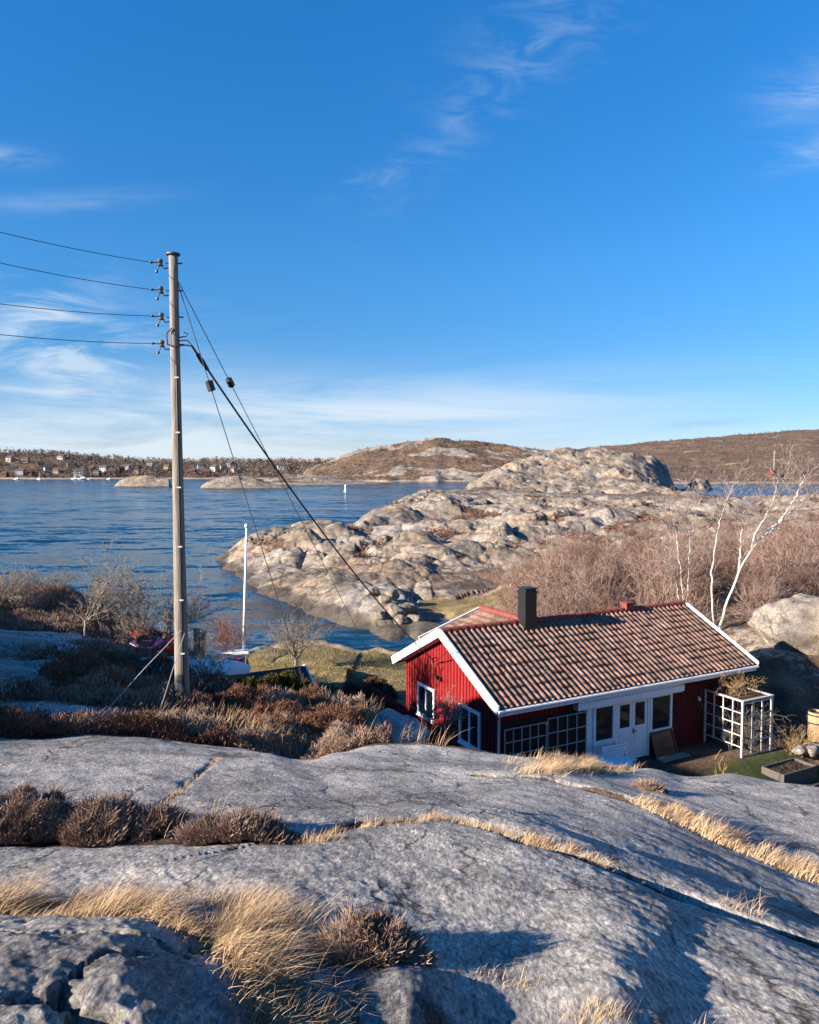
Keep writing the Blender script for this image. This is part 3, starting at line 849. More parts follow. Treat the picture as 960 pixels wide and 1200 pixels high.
for kk in range(56):
    u_ = WU0 + .05 + kk * (WU1 - WU0 - .1) / 55
    wl.box(u_ - .024, u_ + .024, -WV - .026, -WV - .003, .02, zt - .01)
wl.build('wall', M['red'], cot)
fd = MB(); fd.box(WU0 + .04, WU1 - .04, -WV + .04, WV - .04, -1.2, -.003); fd.build('foundation', M['rock'], cot)


def pantiles(name, u0, u1, base_pt, e1, e2, length, parent, z_up, tile=.23, row=.345, seed=1):
    """clay pantile sheet: e1 along the courses, e2 down the slope; real waves and stepped rows"""
    nt_ = int(round((u1 - u0) / tile)); nr_ = int(math.ceil(length / row))
    su = 8
    uu = np.linspace(0, nt_, nt_ * su + 1)
    tt = np.concatenate([np.array([0.0, .5, .999]) + i for i in range(nr_)])
    R = np.random.default_rng(seed)
    joff = R.normal(0, .012, (nr_, nt_ + 1)); jh = R.normal(0, .004, (nr_, nt_ + 1))
    UU, TT = np.meshgrid(uu, tt, indexing='ij')
    ti = np.clip(np.floor(UU + 1e-6).astype(int), 0, nt_ - 1); ri = np.clip(np.floor(TT).astype(int), 0, nr_ - 1)
    ph = UU - np.floor(UU + 1e-6)
    wave = .043 * np.sin(2 * math.pi * ph) + .010 * np.sin(4 * math.pi * ph)
    h = .060 + wave + .012 * (TT - ri) + jh[ri, ti] + .012 * fbm(UU * .12, TT * .15, 2, seed)
    x = (u0 + UU * (u1 - u0) / nt_)
    tl = np.minimum(TT * row + joff[ri, ti] * (TT - ri > .9), length)
    e1 = np.array(e1, float); e2 = np.array(e2, float); nrm = np.cross(e1, e2); nrm = nrm if nrm[2] > 0 else -nrm
    p = np.array(base_pt, float) + x[..., None] * e1 + tl[..., None] * e2 + h[..., None] * nrm
    f = _grid(*UU.shape)
    n0, m0 = UU.shape
    fi, fj = np.meshgrid(np.arange(n0 - 1), np.arange(m0 - 1), indexing='ij')
    tid = (fi // su).ravel(); rid = (fj // 3).ravel()
    val = R.random((nr_ + 1, nt_ + 1)); val = np.clip(.72 * val + .28 * R.random((1, nt_ + 1)), 0, 1)
    return mesh_obj(name, p.reshape(-1, 3), f, M['tile'], parent, smooth=True, attrs=[('rnd', 'FACE', val[rid, tid])])


sl_len = math.hypot(RV, AP - EV)
roof_deck = MB()
for s_ in (-1, 1):
    roof_deck.add([(RU0 + .03, 0, AP), (RU1 - .03, 0, AP), (RU1 - .03, s_ * (RV - .03), EV + .02), (RU0 + .03, s_ * (RV - .03), EV + .02),
                   (RU0 + .03, 0, AP - .12), (RU1 - .03, 0, AP - .12), (RU1 - .03, s_ * (RV - .03), EV - .10), (RU0 + .03, s_ * (RV - .03), EV - .10)],
                  [(0, 1, 2, 3), (7, 6, 5, 4), (0, 4, 5, 1), (1, 5, 6, 2), (2, 6, 7, 3), (3, 7, 4, 0)])
rf = roof_deck.build('roof', M['felt'], cot)
cs, sn_ = RV / sl_len, (AP - EV) / sl_len
pantiles('roof_tiles', RU0 + .05, RU1 - .05, (0, 0, AP), (1, 0, 0), (0, -cs, -sn_), sl_len + .03, rf, 1, seed=3)
pantiles('roof_tiles', RU0 + .05, RU1 - .05, (0, 0, AP), (1, 0, 0), (0, cs, -sn_), sl_len + .03, rf, 1, seed=4)
rt = MB()
for i in range(34):
    a = RU0 + .02 + i * (RU1 - RU0 - .04) / 34; b = a + (RU1 - RU0) / 34 + .03
    r0 = .115 + random.uniform(-.004, .004)
    rt.tube([(a, 0, AP + .035), (b, 0, AP + .045 + random.uniform(-.006, .006))], [r0, r0 + .018], 10)
rt.build('ridge_tiles', M['redpaint'], rf, smooth=False)
vt = MB(); vt.box(8.40, 8.76, -.16, .16, AP + .08, AP + .33); vt.box(8.36, 8.80, -.2, .2, AP + .33, AP + .37); vt.build('ridge_vent', M['redpaint'], rf)
# cross wing behind the ridge
WR_U, W_B, W_E, W_DROP = 3.74, 3.05, .98, .92
wing = MB()
wd_ = W_DROP + .06
wing.add([(W_E, .35, AP - W_DROP - .03), (W_E, W_B, AP - W_DROP - .03), (WR_U, W_B, AP - .03), (WR_U, .0, AP - .03), (2 * WR_U - W_E, W_B, AP - W_DROP - .03), (2 * WR_U - W_E, .35, AP - W_DROP - .03),
          (W_E, W_B, AP - W_DROP - .15), (WR_U, W_B, AP - .15), (2 * WR_U - W_E, W_B, AP - W_DROP - .15)],
         [(0, 1, 2, 3), (3, 2, 4, 5), (1, 6, 7, 2), (2, 7, 8, 4)])
wg = wing.build('wing_roof', M['felt'], cot)
wlen = math.hypot(WR_U - W_E, W_DROP); c2, s2 = (WR_U - W_E) / wlen, W_DROP / wlen
pantiles('roof_tiles', .0, W_B, (WR_U, 0, AP - .02), (0, 1, 0), (-c2, 0, -s2), wlen + .02, wg, 1, seed=5)
pantiles('roof_tiles', .0, W_B, (WR_U, 0, AP - .02), (0, 1, 0), (c2, 0, -s2), wlen + .02, wg, 1, seed=6)
rt = MB()
for i in range(9):
    a = .05 + i * W_B / 9
    rt.tube([(WR_U, a, AP + .045), (WR_U, a + W_B / 9 + .03, AP + .055)], [.11, .128], 10)
rt.build('ridge_tiles', M['redpaint'], wg)
ww = MB(); ww.add([(W_E + .3, W_B - .12, AP - W_DROP - .05), (2 * WR_U - W_E - .3, W_B - .12, AP - W_DROP - .05), (WR_U, W_B - .12, AP - .14), (W_E + .3, W_B - .12, 1.9), (2 * WR_U - W_E - .3, W_B - .12, 1.9)], [(3, 4, 1, 2, 0)])
ww.build('wing_wall', M['red'], cot)
bb = MB()
bb.bar((W_E - .06, W_B + .03, AP - W_DROP + .0), (WR_U, W_B + .03, AP + .02), .05, .2, (0, 0, 1)); bb.bar((WR_U, W_B + .03, AP + .02), (2 * WR_U - W_E + .06, W_B + .03, AP - W_DROP), .05, .2)
bb.build('bargeboard', M['white'], wg)
# bargeboards, fascia, gutter
for u_ in (RU0, RU1):
    b_ = MB()
    for s_ in (-1, 1):
        b_.bar((u_, 0, AP + .0), (u_, s_ * (RV + .04), EV - .02), .05, .25, (0, 0, 1))
        b_.bar((u_, 0, AP + .14), (u_, s_ * (RV + .05), EV + .12), .13, .03, (0, 0, 1))
    b_.build('bargeboard', M['white'], cot)
sf = MB()
for s_ in (-1, 1):
    sf.add([(RU0 + .03, s_ * WV, AP - slope * WV - .16), (RU0 + .03, 0, AP - .16), (WU0, 0, AP - .16), (WU0, s_ * WV, AP - slope * WV - .16)], [(0, 1, 2, 3)])
sf.build('soffit', M['white'], cot)
fc = MB(); fc.box(RU0 + .04, RU1 - .04, -RV + .0, -RV + .025, EV - .2, EV + .015); fc.build('fascia', M['white'], cot)
gt = MB(); gt.tube([(RU0 + .02, -RV - .06, EV - .03), (RU1 - .02, -RV - .06, EV - .045)], .06, 10); gt.build('gutter', M['white'], cot)
dp = MB(); dp.tube([(.26, -RV - .04, EV - .07), (.30, -WV - .14, EV - .38), (.30, -WV - .09, .1)], .04, 8); dp.build('downpipe', M['greywhite'], cot)
# chimney
ch = MB(); ch.box(3.34, 3.84, -.40, .06, AP - .35, AP + 1.14); chim = ch.build('chimney', M['black'], cot)
c_ = MB(); c_.box(3.31, 3.87, -.43, .09, AP + 1.143, AP + 1.21); c_.box(3.36, 3.82, -.38, .04, AP + 1.212, AP + 1.30); c_.box(3.32, 3.86, -.42, .08, AP + 1.302, AP + 1.335); c_.build('chimney_cap', M['black'], chim)
c_ = MB(); c_.box(3.24, 3.94, -.50, -.403, AP - .3, AP - .08); c_.build('flashing', M['black'], chim)


def window(axis, pos, a0, a1, z0, z1, out, name='window', panes=2, fw=.10, mat='white'):
    """frame with glazed lights on a wall; axis 'u' = gable wall at u=pos, 'v' = front wall at v=pos; out = outward sign"""
    def bx(m, A0, A1, Z0, Z1, d0, d1):
        q0, q1 = sorted((pos + out * d0, pos + out * d1))
        if axis == 'u': m.box(q0, q1, A0, A1, Z0, Z1)
        else: m.box(A0, A1, q0, q1, Z0, Z1)
    m = MB()
    bx(m, a0, a1, z1 - fw, z1, .0, .06); bx(m, a0, a1, z0, z0 + fw, .0, .06)
    bx(m, a0, a0 + fw, z0 + fw, z1 - fw, .0, .06); bx(m, a1 - fw, a1, z0 + fw, z1 - fw, .0, .06)
    w_ = (a1 - a0 - 2 * fw) / panes
    for i in range(1, panes):
        c = a0 + fw + w_ * i; bx(m, c - .045, c + .045, z0 + fw, z1 - fw, .0, .055)
    fr = m.build(name, M[mat], cot)
    for i in range(panes):
        l, r_ = a0 + fw + w_ * i, a0 + fw + w_ * (i + 1)
        g_ = MB(); bx(g_, l + .03, r_ - .03, z0 + fw + .002, z1 - fw - .002, .012, .022); g_.build('pane', M['glass'], fr)
    s_ = MB(); bx(s_, a0 - .03, a1 + .03, z0 - .045, z0 - .003, .0, .10); s_.build('sill', M[mat], fr)
    return fr


window('u', WU0 - .03, .80, 2.06, 1.02, 2.2, -1)
window('u', WU0 - .03, -2.14, -.86, .90, 2.2, -1)
FV = -WV - .03
window('v', FV, 4.15, 5.10, .82, 2.14, -1, panes=1)
window('v', FV, 6.72, 7.78, .80, 2.14, -1, panes=1)
fp = MB()
fp.box(3.86, 4.147, FV - .02, FV - .0, .02, 2.14); fp.box(4.15, 5.10, FV - .03, FV - .002, .05, .77); fp.box(5.103, 5.20, FV - .06, FV, .02, 2.14)
for zz in (.2, .34, .48, .62): fp.box(4.2, 5.05, FV - .045, FV - .031, zz, zz + .09)
fp.build('wall_panel', M['white'], cot)
fp = MB(); fp.box(6.60, 6.70, FV - .06, FV, .02, 2.14); fp.build('door_jamb', M['white'], cot)
hd = MB(); hd.box(3.3, 8.06, FV - .28, FV - .002, 2.16, 2.44); hd.box(3.27, 8.09, FV - .31, FV - .28, 2.20, 2.40); hd.build('header_board', M['white'], cot)
for a0, a1 in ((5.205, 5.895), (5.905, 6.595)):
    d_ = MB()
    d_.box(a0, a1, FV - .04, FV - .002, .03, 1.18); d_.box(a0, a0 + .12, FV - .04, FV - .002, 1.182, 1.98); d_.box(a1 - .12, a1, FV - .04, FV - .002, 1.182, 1.98); d_.box(a0, a1, FV - .04, FV - .002, 1.982, 2.13)
    d_.box(a0 + .1, a1 - .1, FV - .052, FV - .041, .14, .58); d_.box(a0 + .1, a1 - .1, FV - .052, FV - .041, .66, 1.1)
    dr = d_.build('door', M['white'], cot)
    g_ = MB(); g_.box(a0 + .122, a1 - .122, FV - .022, FV - .012, 1.184, 1.98); g_.build('pane', M['glass'], dr)
h_ = MB(); h_.tube([(5.95, FV - .045, 1.02), (5.95, FV - .10, 1.02), (6.07, FV - .10, 1.02)], .013, 6); h_.box(5.925, 5.975, FV - .052, FV - .041, .92, 1.1); h_.build('handle', M['iron'], dr)
lp = MB(); lp.lathe((9.05, FV - .12, 1.62), [(.02, 0), (.07, .05), (.07, .1), (.02, .14)], 10); lp.box(9.03, 9.07, FV - .12, FV, 1.76, 1.79); lp.build('wall_lamp', M['greywhite'], cot)
# cable bracket under the gable
br = MB()
br.bar((WU0 - .04, .25, 3.35), (WU0 - .25, .25, 3.30), .03, .03); br.bar((WU0 - .04, .72, 3.4), (WU0 - .25, .72, 3.35), .03, .03)
br.tube([(WU0 - .25, .72, 3.35), (WU0 - .27, .55, 3.12), (WU0 - .2, .5, 2.75), (WU0 - .06, .5, 2.7)], .018, 6)
br.tube([(WU0 - .25, .25, 3.30), (WU0 - .27, .42, 3.1), (WU0 - .2, .45, 2.75)], .018, 6)
br.box(WU0 - .10, WU0 - .03, .58, .66, 2.62, 2.76); br.box(WU0 - .10, WU0 - .03, .36, .44, 2.62, 2.76)
br.build('cable_bracket', M['black'], cot)


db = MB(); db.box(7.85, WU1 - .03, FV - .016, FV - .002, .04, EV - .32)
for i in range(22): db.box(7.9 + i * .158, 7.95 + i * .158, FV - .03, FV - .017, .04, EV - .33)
db.build('painted_shade_boarding', simple('shade_darkened_red_boards', (.075, .009, .011), .8, .2, .25, 14), cot)  # wall red darkened so its colour carries the deep shade under the eaves
db = MB(); db.box(.44, 3.84, FV - .022, FV - .002, .05, 2.14); db.build('dark_panel', simple('dark_brown_boards', (.03, .018, .016), .8, .2, .3, 10), cot)  # near black brown panel over the wall behind the trellises


def HW(u_, v_, z_=0.0):
    q = HO + U * u_ + V * v_
    return np.array([q[0], q[1], FLOOR + z_])


HR = math.pi / 2 - HOUSE_T
# trellis in front of the left half of the front wall
for (a0, a1, zz0, zz1, dv, lab) in ((.48, 2.12, .28, 1.98, .17, 'wooden wall trellis at the downpipe corner of the red cottage'), (2.18, 3.80, .10, 2.06, .13, 'wooden wall trellis beside the white window by the door')):
    o = empty('trellis', HW(a0, -WV - dv), HR); tag(o, lab, 'trellis', 'trellises on the cottage front')
    t_ = MB(); w_ = a1 - a0
    nvb = 6 if w_ > 1.63 else 5
    for i in range(nvb): t_.box(i * (w_ - .035) / (nvb - 1), i * (w_ - .035) / (nvb - 1) + .035, -.02, .0, 0.0, zz1)
    t_.build('upright', M['greywood'], o)
    t_ = MB()
    for i in range(5):
        z_ = zz0 + i * (zz1 - zz0 - .04) / 4; t_.box(-.01, w_ + .01, -.042, -.022, z_, z_ + .035)
    t_.build('crossbar', M['greywood'], o)
# white lattice enclosure with a shelf top
gb = HW(9.48, -4.72, 0)[:2]
o = empty('lattice_enclosure', HW(9.48, -4.72, -.18), HR); tag(o, 'white lattice plant enclosure at the right end of the cottage front', 'trellis')
LW, LD, LH = 1.52, 1.62, 2.12
for (a, b) in ((0, 0), (LW, 0), (0, LD), (LW, LD)):
    t_ = MB(); t_.box(a - .035, a + .035, b - .035, b + .035, -.1 if b == 0 else .2, LH); t_.build('post', M['lattice'], o)
t_ = MB()
t_.box(-.05, LW + .05, -.05, .03, LH + .003, LH + .05); t_.box(-.05, .03, .033, LD + .05, LH + .003, LH + .05); t_.box(LW - .03, LW + .05, .033, LD + .05, LH + .003, LH + .05)
t_.build('top_rail', M['lattice'], o)
t_ = MB()
for i in range(1, 3): t_.box(i * LW / 3 - .02, i * LW / 3 + .02, -.02, .02, .22, LH)
for i in range(5): t_.box(.036, LW - .036, -.04, -.021, .2 + i * .46, .2 + i * .46 + .035)
t_.build('front_lattice', M['lattice'], o)
t_ = MB()
for i in range(1, 4): t_.box(-.02, .02, i * LD / 4 - .02, i * LD / 4 + .02, .45, LH)
for i in range(4): t_.box(-.04, -.021, .036, LD - .036, .5 + i * .40, .5 + i * .40 + .035)
t_.build('side_lattice', M['lattice'], o)
t_ = MB()
for i in range(6): t_.box(.05, LW - .05, .12 + i * .25, .12 + i * .25 + .17, LH - .05, LH - .01)
t_.build('shelf', M['brownwood'], o)
# dry climbing plant lying over the enclosure
Rr = np.random.default_rng(55); sg = []
for i in range(60):
    grow(sg, (Rr.uniform(.1, LW - .1), Rr.uniform(.35, LD - .1), LH), (Rr.normal(.1, .5), Rr.normal(0, .5), 1), Rr.uniform(.25, .6), .008, 2, Rr, .4, .0, (1, 2), .6, 0, 4, .8, .005)
v, f = tubes(sg)
M['straw'] = by_rnd('straw_stems', [(0, (.17, .11, .05)), (.5, (.34, .23, .11)), (1, (.48, .36, .2))])
c_ = mesh_obj('climbing_plant', v, f, M['straw'], attrs=[('rnd', 'POINT', np.repeat(Rr.random(len(sg)), 6))]); c_.location = HW(9.48, -4.72, -.18 + .055); c_.rotation_euler = (0, 0, HR)
tag(c_, 'dry yellow climber heaped on top of the white lattice enclosure', 'plant')
sg = []
for i in range(70):
    grow(sg, (Rr.uniform(.1, LW - .1), Rr.uniform(.1, LD - .2), 0), (Rr.normal(0, .25), Rr.normal(0, .25), 1), Rr.uniform(.8, 1.7), .009, 2, Rr, .4, .1, (1, 2), .5, 0, 5, .8, .005)
v, f = tubes(sg)
c_ = mesh_obj('bare_shrub', v, f, M['twig_grey'], attrs=[('rnd', 'POINT', np.repeat(Rr.random(len(sg)) * .7, 6))]); c_.location = HW(9.48, -4.72, -.2); c_.rotation_euler = (0, 0, HR)
tag(c_, 'bare stems growing inside the white lattice enclosure', 'shrub')

# garden furniture by the door
p = HW(4.0, -4.3)
o = empty('garden_table', p, HR); tag(o, 'round white garden table in front of the double door', 'table')
t_ = MB(); t_.lathe((0, 0, .68), [(.0, 0), (.56, 0), (.58, .015), (.58, .035), (.0, .04)], 28); t_.build('tabletop', M['white'], o)
for a in range(4):
    t_ = MB(); t_.tube([(.12 * math.cos(a * 1.57), .12 * math.sin(a * 1.57), .66), (.4 * math.cos(a * 1.57), .4 * math.sin(a * 1.57), 0)], .018, 6); t_.build('leg', M['white'], o)
o = empty('garden_bench', HW(4.1, -3.62), HR); tag(o, 'white slatted garden bench under the window left of the door', 'bench')
t_ = MB()
for i in range(4): t_.box(0, 1.15, -.42 + i * .105, -.335 + i * .105, .42, .445)
t_.build('seat', M['white'], o)
t_ = MB()
for i in range(4): t_.box(0, 1.15, .02, .045, .52 + i * .1, .59 + i * .1)
t_.build('backrest', M['white'], o)
for a in (.04, 1.06):
    for b in (-.40, .003):
        t_ = MB(); t_.box(a, a + .05, b - (.0 if b < 0 else -.042), b + .05 + (.0 if b < 0 else .042), 0, .418 if b < 0 else .9); t_.build('leg', M['white'], o)
o = empty('cold_frame', HW(6.72, -WV - .42), HR); tag(o, 'brown timber frame leaning under the right hand window', 'garden frame')
t_ = MB(); t_.bar((0, 0, .02), (0, .30, .78), .06, .05, (1, 0, 0)); t_.bar((1.0, 0, .02), (1.0, .30, .78), .06, .05, (1, 0, 0)); t_.bar((-.03, .30, .8), (1.03, .30, .8), .06, .06); t_.bar((-.03, 0, .03), (1.03, 0, .03), .06, .06)
t_.build('frame', M['brownwood'], o)
t_ = MB(); t_.bar((.04, .03, .06), (.04, .28, .76), .003, .003); t_.add([(.035, .02, .06), (.965, .02, .06), (.965, .285, .74), (.035, .285, .74)], [(0, 1, 2, 3)]); t_.build('pane', M['glass'], o)
t_ = MB(); t_.box(-.05, 1.25, -.36, -.04, .0, .05); t_.build('base_board', M['wood'], o)

# raised beds, barrel, stones
for (u_, v_, w_, d_, lab) in ((9.3, -6.5, 1.7, .85, 'larger dark raised bed beside the lattice enclosure'), (9.75, -7.95, 1.5, .8, 'raised bed cut by the right edge of the photo')):
    q = HW(u_, v_); zz = max(gz(q[0], q[1]), gz(*(HW(u_ + w_, v_)[:2])))
    o = empty('raised_bed', (q[0], q[1], zz - .02), HR); tag(o, lab, 'raised bed')
    t_ = MB(); t_.box(0, w_, 0, .05, -.2, .3); t_.box(0, w_, d_ - .05, d_, -.2, .3); t_.box(0, .05, .052, d_ - .052, -.2, .3); t_.box(w_ - .05, w_, .052, d_ - .052, -.2, .3); t_.build('boards', M['bedwood'], o)
    t_ = MB(); g0 = 12
    for i in range(g0):
        for j in range(g0): t_.v.append((.05 + (w_ - .1) * i / (g0 - 1), .05 + (d_ - .1) * j / (g0 - 1), .2 + random.uniform(-.02, .04)))
    t_.f += [tuple(q) for q in _grid(g0, g0).tolist()]; t_.build('soil', M['soilbed'], o)
q = P(957, 864, 27.6); zz = gz(q[0], q[1])
o = empty('barrel', (q[0], q[1], zz), 0); tag(o, 'pale wooden barrel by the stones at the right edge', 'barrel')
t_ = MB(); t_.lathe((0, 0, 0), [(.30, 0), (.36, .3), (.38, .65), (.36, 1.0), (.31, 1.3), (.28, 1.3), (.27, 1.15)], 20); t_.build('staves', simple('barrel_wood', (.36, .25, .14), .7, .2, .2, 30, .2), o)
for z_, r_ in ((.22, .352), (.9, .372), (1.18, .335)):
    t_ = MB(); t_.lathe((0, 0, z_), [(r_, 0), (r_ + .012, 0), (r_ + .012, .05), (r_, .05)], 20); t_.build('hoop', M['iron'], o)


def boulder_mesh(sx, sy, sz, seed, n=28, crag=.28):
    th = np.linspace(0, math.pi, n); ph = np.linspace(0, 2 * math.pi, 2 * n, endpoint=False)
    T, Q = np.meshgrid(th, ph, indexing='ij')
    d = np.stack([np.sin(T) * np.cos(Q), np.sin(T) * np.sin(Q), np.cos(T)], -1).reshape(-1, 3)
    R = np.random.default_rng(seed)
    # chop a sphere with random planes for a faceted block, then roughen it
    r = np.full(len(d), 1.25)
    for _ in range(16):
        nrm = R.normal(0, 1, 3); nrm /= np.linalg.norm(nrm); off = R.uniform(.78, 1.08)
        c = d @ nrm
        r = np.minimum(r, np.where(c > .05, off / np.maximum(c, .05), 9))
    r = r * (1 + crag * .35 * (perlin(d[:, 0] * 2.1 + seed, d[:, 1] * 2.1 + d[:, 2] * 1.7, seed)) + crag * .18 * perlin(d[:, 0] * 6 + d[:, 2] * 5, d[:, 1] * 6 - d[:, 2] * 4 + seed, seed + 1))
    v = d * r[:, None] * np.array([sx, sy, sz])
    i = np.arange(n * 2 * n).reshape(n, 2 * n); j = np.roll(i, -1, 1)
    f = np.stack([i[:-1], i[1:], j[1:], j[:-1]], -1).reshape(-1, 4)
    return v, f


def boulder(name, loc, s, seed, label, group=None, warm=.9, n=28, cat='boulder', rz=0.0):
    v, f = boulder_mesh(*s, seed, n)
    nv = len(v)
    o = mesh_obj(name, v, f, M['rock'], smooth=True, attrs=[(a, 'POINT', np.full(nv, b)) for a, b in (('soil', -.5), ('lawn', -.5), ('green', 0), ('warm', warm), ('stain', .1), ('wet', 0))])
    o.location = [float(c) for c in loc]; o.rotation_euler = (0, 0, rz)
    tag(o, label, cat, group)
    return o


bq = P(965, 748, 34)
boulder('boulder', (bq[0] + .95, bq[1] + 1.2, gz(bq[0], bq[1]) + .35), (2.9, 1.9, 1.75), 12, 'huge pale granite boulder right of the cottage roof', n=60, warm=1.0)
for i, (px, py, s_) in enumerate(((938, 872, .20), (950, 868, .24), (958, 876, .22), (944, 882, .18), (952, 884, .2), (930, 868, .16), (966, 884, .25))):
    q = P(px, py, 26.6 + .15 * i); g_ = gz(q[0], q[1])
    boulder('garden_stone', (q[0], q[1], max(g_ + .08, min(q[2], g_ + .4))), (s_ * 1.2, s_, s_ * .75), 40 + i, 'pale stone in the small heap below the barrel', 'stones heaped below the barrel', .5, 12, 'stone')
for i, (px, py, Y, s_) in enumerate(((450, 735, 60, .55), (462, 741, 58.5, .7), (472, 737, 60, .6), (444, 742, 58, .5), (480, 729, 62, .6), (458, 728, 63, .6), (486, 741, 57.5, .5), (470, 745, 57, .55), (436, 728, 63, .6))):
    q = P(px, py, Y); g_ = gz(q[0], q[1])
    boulder('shore_boulder', (q[0], q[1], max(g_, -.1) + s_ * .25), (s_ * 1.1, s_, s_ * .7), 60 + i, 'rounded boulder at the water edge where the bay ends', 'boulders where the bay ends', 1.0, 16)
q = on_ray(466, 860, 11)
boulder('boulder', (q[0], 16.3, gz(q[0], 16.3) - .12), (.75, .6, .42), 75, 'low blue grey boulder in shade left of the cottage gable', warm=0, n=30)

# red fence beside the gable
o = empty('red_fence', HW(.42, 3.12, -.1), HR); tag(o, 'low dark red board fence joining the left corner of the cottage', 'fence')
t_ = MB()
for i in range(22): t_.box(-.02, .005, .05 + i * .14, .05 + i * .14 + .125, 0, 1.0 + random.uniform(-.008, .008))
t_.build('boards', M['red'], o)
t_ = MB(); t_.box(.007, .05, .02, 3.16, .25, .33); t_.box(.007, .05, .02, 3.16, .75, .83); t_.build('rail', M['red'], o)

# ------------------------------------------------------------------ telegraph pole and wires
PY = 14.0
pb = P(214, 829, PY); pb[2] = gz(pb[0], pb[1]); ptop = P(203, 299, PY)
o_pole = empty('telegraph_pole', pb); tag(o_pole, 'tall grey wooden telegraph pole on the heath', 'utility pole')
ax_ = ptop - pb


def on_pole(py_):
    """centre of the pole at an image row"""
    lo, hi = -.2, 1.05
    for _ in range(40):
        m_ = (lo + hi) / 2; q_ = pb + ax_ * m_
        if to_px(np.array([q_[0]]), np.array([q_[1]]), np.array([q_[2]]))[1][0] > py_: lo = m_
        else: hi = m_
    return pb + ax_ * lo, lo


def prad(t): return .080 + .012 * (1 - t) + .046 * (1 - t) ** 2


nseg = 24
t_ = MB(); t_.tube([ax_ * (i / nseg) - np.array([0, 0, .25 if i == 0 else 0]) for i in range(nseg + 1)], [prad(i / nseg) * 1.0 for i in range(nseg + 1)], 18)
t_.build('shaft', M['pole'], o_pole, smooth=True)
t_ = MB(); t_.tube([ax_ * 1.0 + np.array([0, 0, .002]), ax_ * 1.0 + np.array([0, 0, .03])], .125, 18); t_.build('cap', M['iron'], o_pole)
# earth cable down the pole with pale clamps
toc = np.array([.45, -.89, 0.0])
c_pts = []
for i in range(40):
    t0 = .02 + .74 * i / 39
    c_pts.append(ax_ * t0 + toc * (prad(t0) + .012))
t_ = MB(); t_.tube(c_pts, .017, 6); cab = t_.build('earth_cable', M['black'], o_pole)
for row in (443, 507, 571, 640, 702, 764):
    q_, t0 = on_pole(row)
    t_ = MB(); c0 = q_ - pb + toc * (prad(t0) + .012); t_.box(c0[0] - .035, c0[0] + .035, c0[1] - .022, c0[1] + .022, c0[2] - .012, c0[2] + .012); t_.build('clamp', M['greywhite'], cab)
WIRE_R = [(310, 272), (342, 308), (373, 356), (405, 392)]
names = ['topmost', 'second from the top', 'third from the top', 'lowest']
for i, (r0, r1) in enumerate(WIRE_R):
    c0, t0 = on_pole(r0); c0 = c0 - pb; r_ = prad(t0)
    t_ = MB()
    t_.tube([c0 + np.array([r_ + .08, 0, .02]), c0 + np.array([-r_ - .05, 0, .02])], .014, 6)             # through bolt
    t_.tube([c0 + np.array([-r_ - .01, 0, -.06]), c0 + np.array([-r_ - .09, -.01, -.07]), c0 + np.array([-r_ - .14, -.01, -.0]), c0 + np.array([-r_ - .14, -.01, .06])], .014, 6)   # hook
    t_.lathe(c0 + np.array([-r_ - .15, -.01, .0]), [(.02, -.03), (.05, -.02), (.032, .02), (.05, .05), (.04, .09), (.015, .1)], 10)    # insulator
    t_.tube([c0 + np.array([-r_ - .15, -.01, .03]), c0 + np.array([-r_ - .31, -.02, .035])], .012, 6)
    t_.lathe(c0 + np.array([-r_ - .31, -.02, .015]), [(.012, 0), (.03, .01), (.03, .03), (.012, .045)], 8)
    t_.tube([c0 + np.array([-r_ - .15, -.01, -.01]), c0 + np.array([-r_ - .21, -.02, -.10])], .010, 6); t_.lathe(c0 + np.array([-r_ - .215, -.02, -.15]), [(.012, 0), (.028, .01), (.028, .04), (.012, .05)], 8)
    t_.build('insulator', M['iron'], o_pole)
    a_ = pb + c0 + np.array([-r_ - .31, -.02, .037]); b_ = P(0, r1, 11.8); d_ = b_ - a_
    t_ = MB(); t_.tube([a_ + d_ * s_ + np.array([0, 0, .12 * s_ * (s_ - 1)]) for s_ in np.linspace(0, 3.2, 24)], .0062, 5)
    w_ = t_.build('overhead_wire', M['iron'], origin=a_)
    tag(w_, 'thin overhead wire running left from the %s insulator of the telegraph pole' % names[i], 'wire', 'overhead wires on the telegraph pole')
# cable loop and service cable to the cottage
cq, t0 = on_pole(402); cq = cq - pb; r_ = prad(t0)
t_ = MB()
t_.tube([cq + np.array([-.02, -r_ - .02, .25]), cq + np.array([-.12, -r_ - .01, .16]), cq + np.array([-.11, -r_ - .01, -.04]), cq + np.array([.05, -r_ - .03, -.08]), cq + np.array([r_ + .1, -.03, -.04]), cq + np.array([r_ + .22, 0, -.05])], .014, 6)
t_.tube([cq + np.array([r_ - .02, 0, .1]), cq + np.array([r_ + .12, 0, .12]), cq + np.array([r_ + .16, 0, .16]), cq + np.array([r_ + .08, 0, .19])], .012, 6)
t_.tube([cq + np.array([r_ - .02, 0, .04]), cq + np.array([r_ + .14, 0, .05]), cq + np.array([r_ + .24, 0, -.06])], .012, 6)
t_.build('cable_loop', M['iron'], o_pole)
a_ = pb + cq + np.array([r_ + .22, 0, -.05]); b_ = HW(WU0 - .25, .5, 3.32); d_ = b_ - a_
t_ = MB(); t_.tube([a_ + d_ * s_ + np.array([0, 0, 1.7 * s_ * (s_ - 1)]) for s_ in np.linspace(0, 1, 40)], .02, 6)
sc_ = empty('service_cable', a_); tag(sc_, 'thick black service cable sagging from the pole to the cottage gable', 'cable')
t_.build('cable', M['black'], sc_, origin=a_).location = (0, 0, 0)
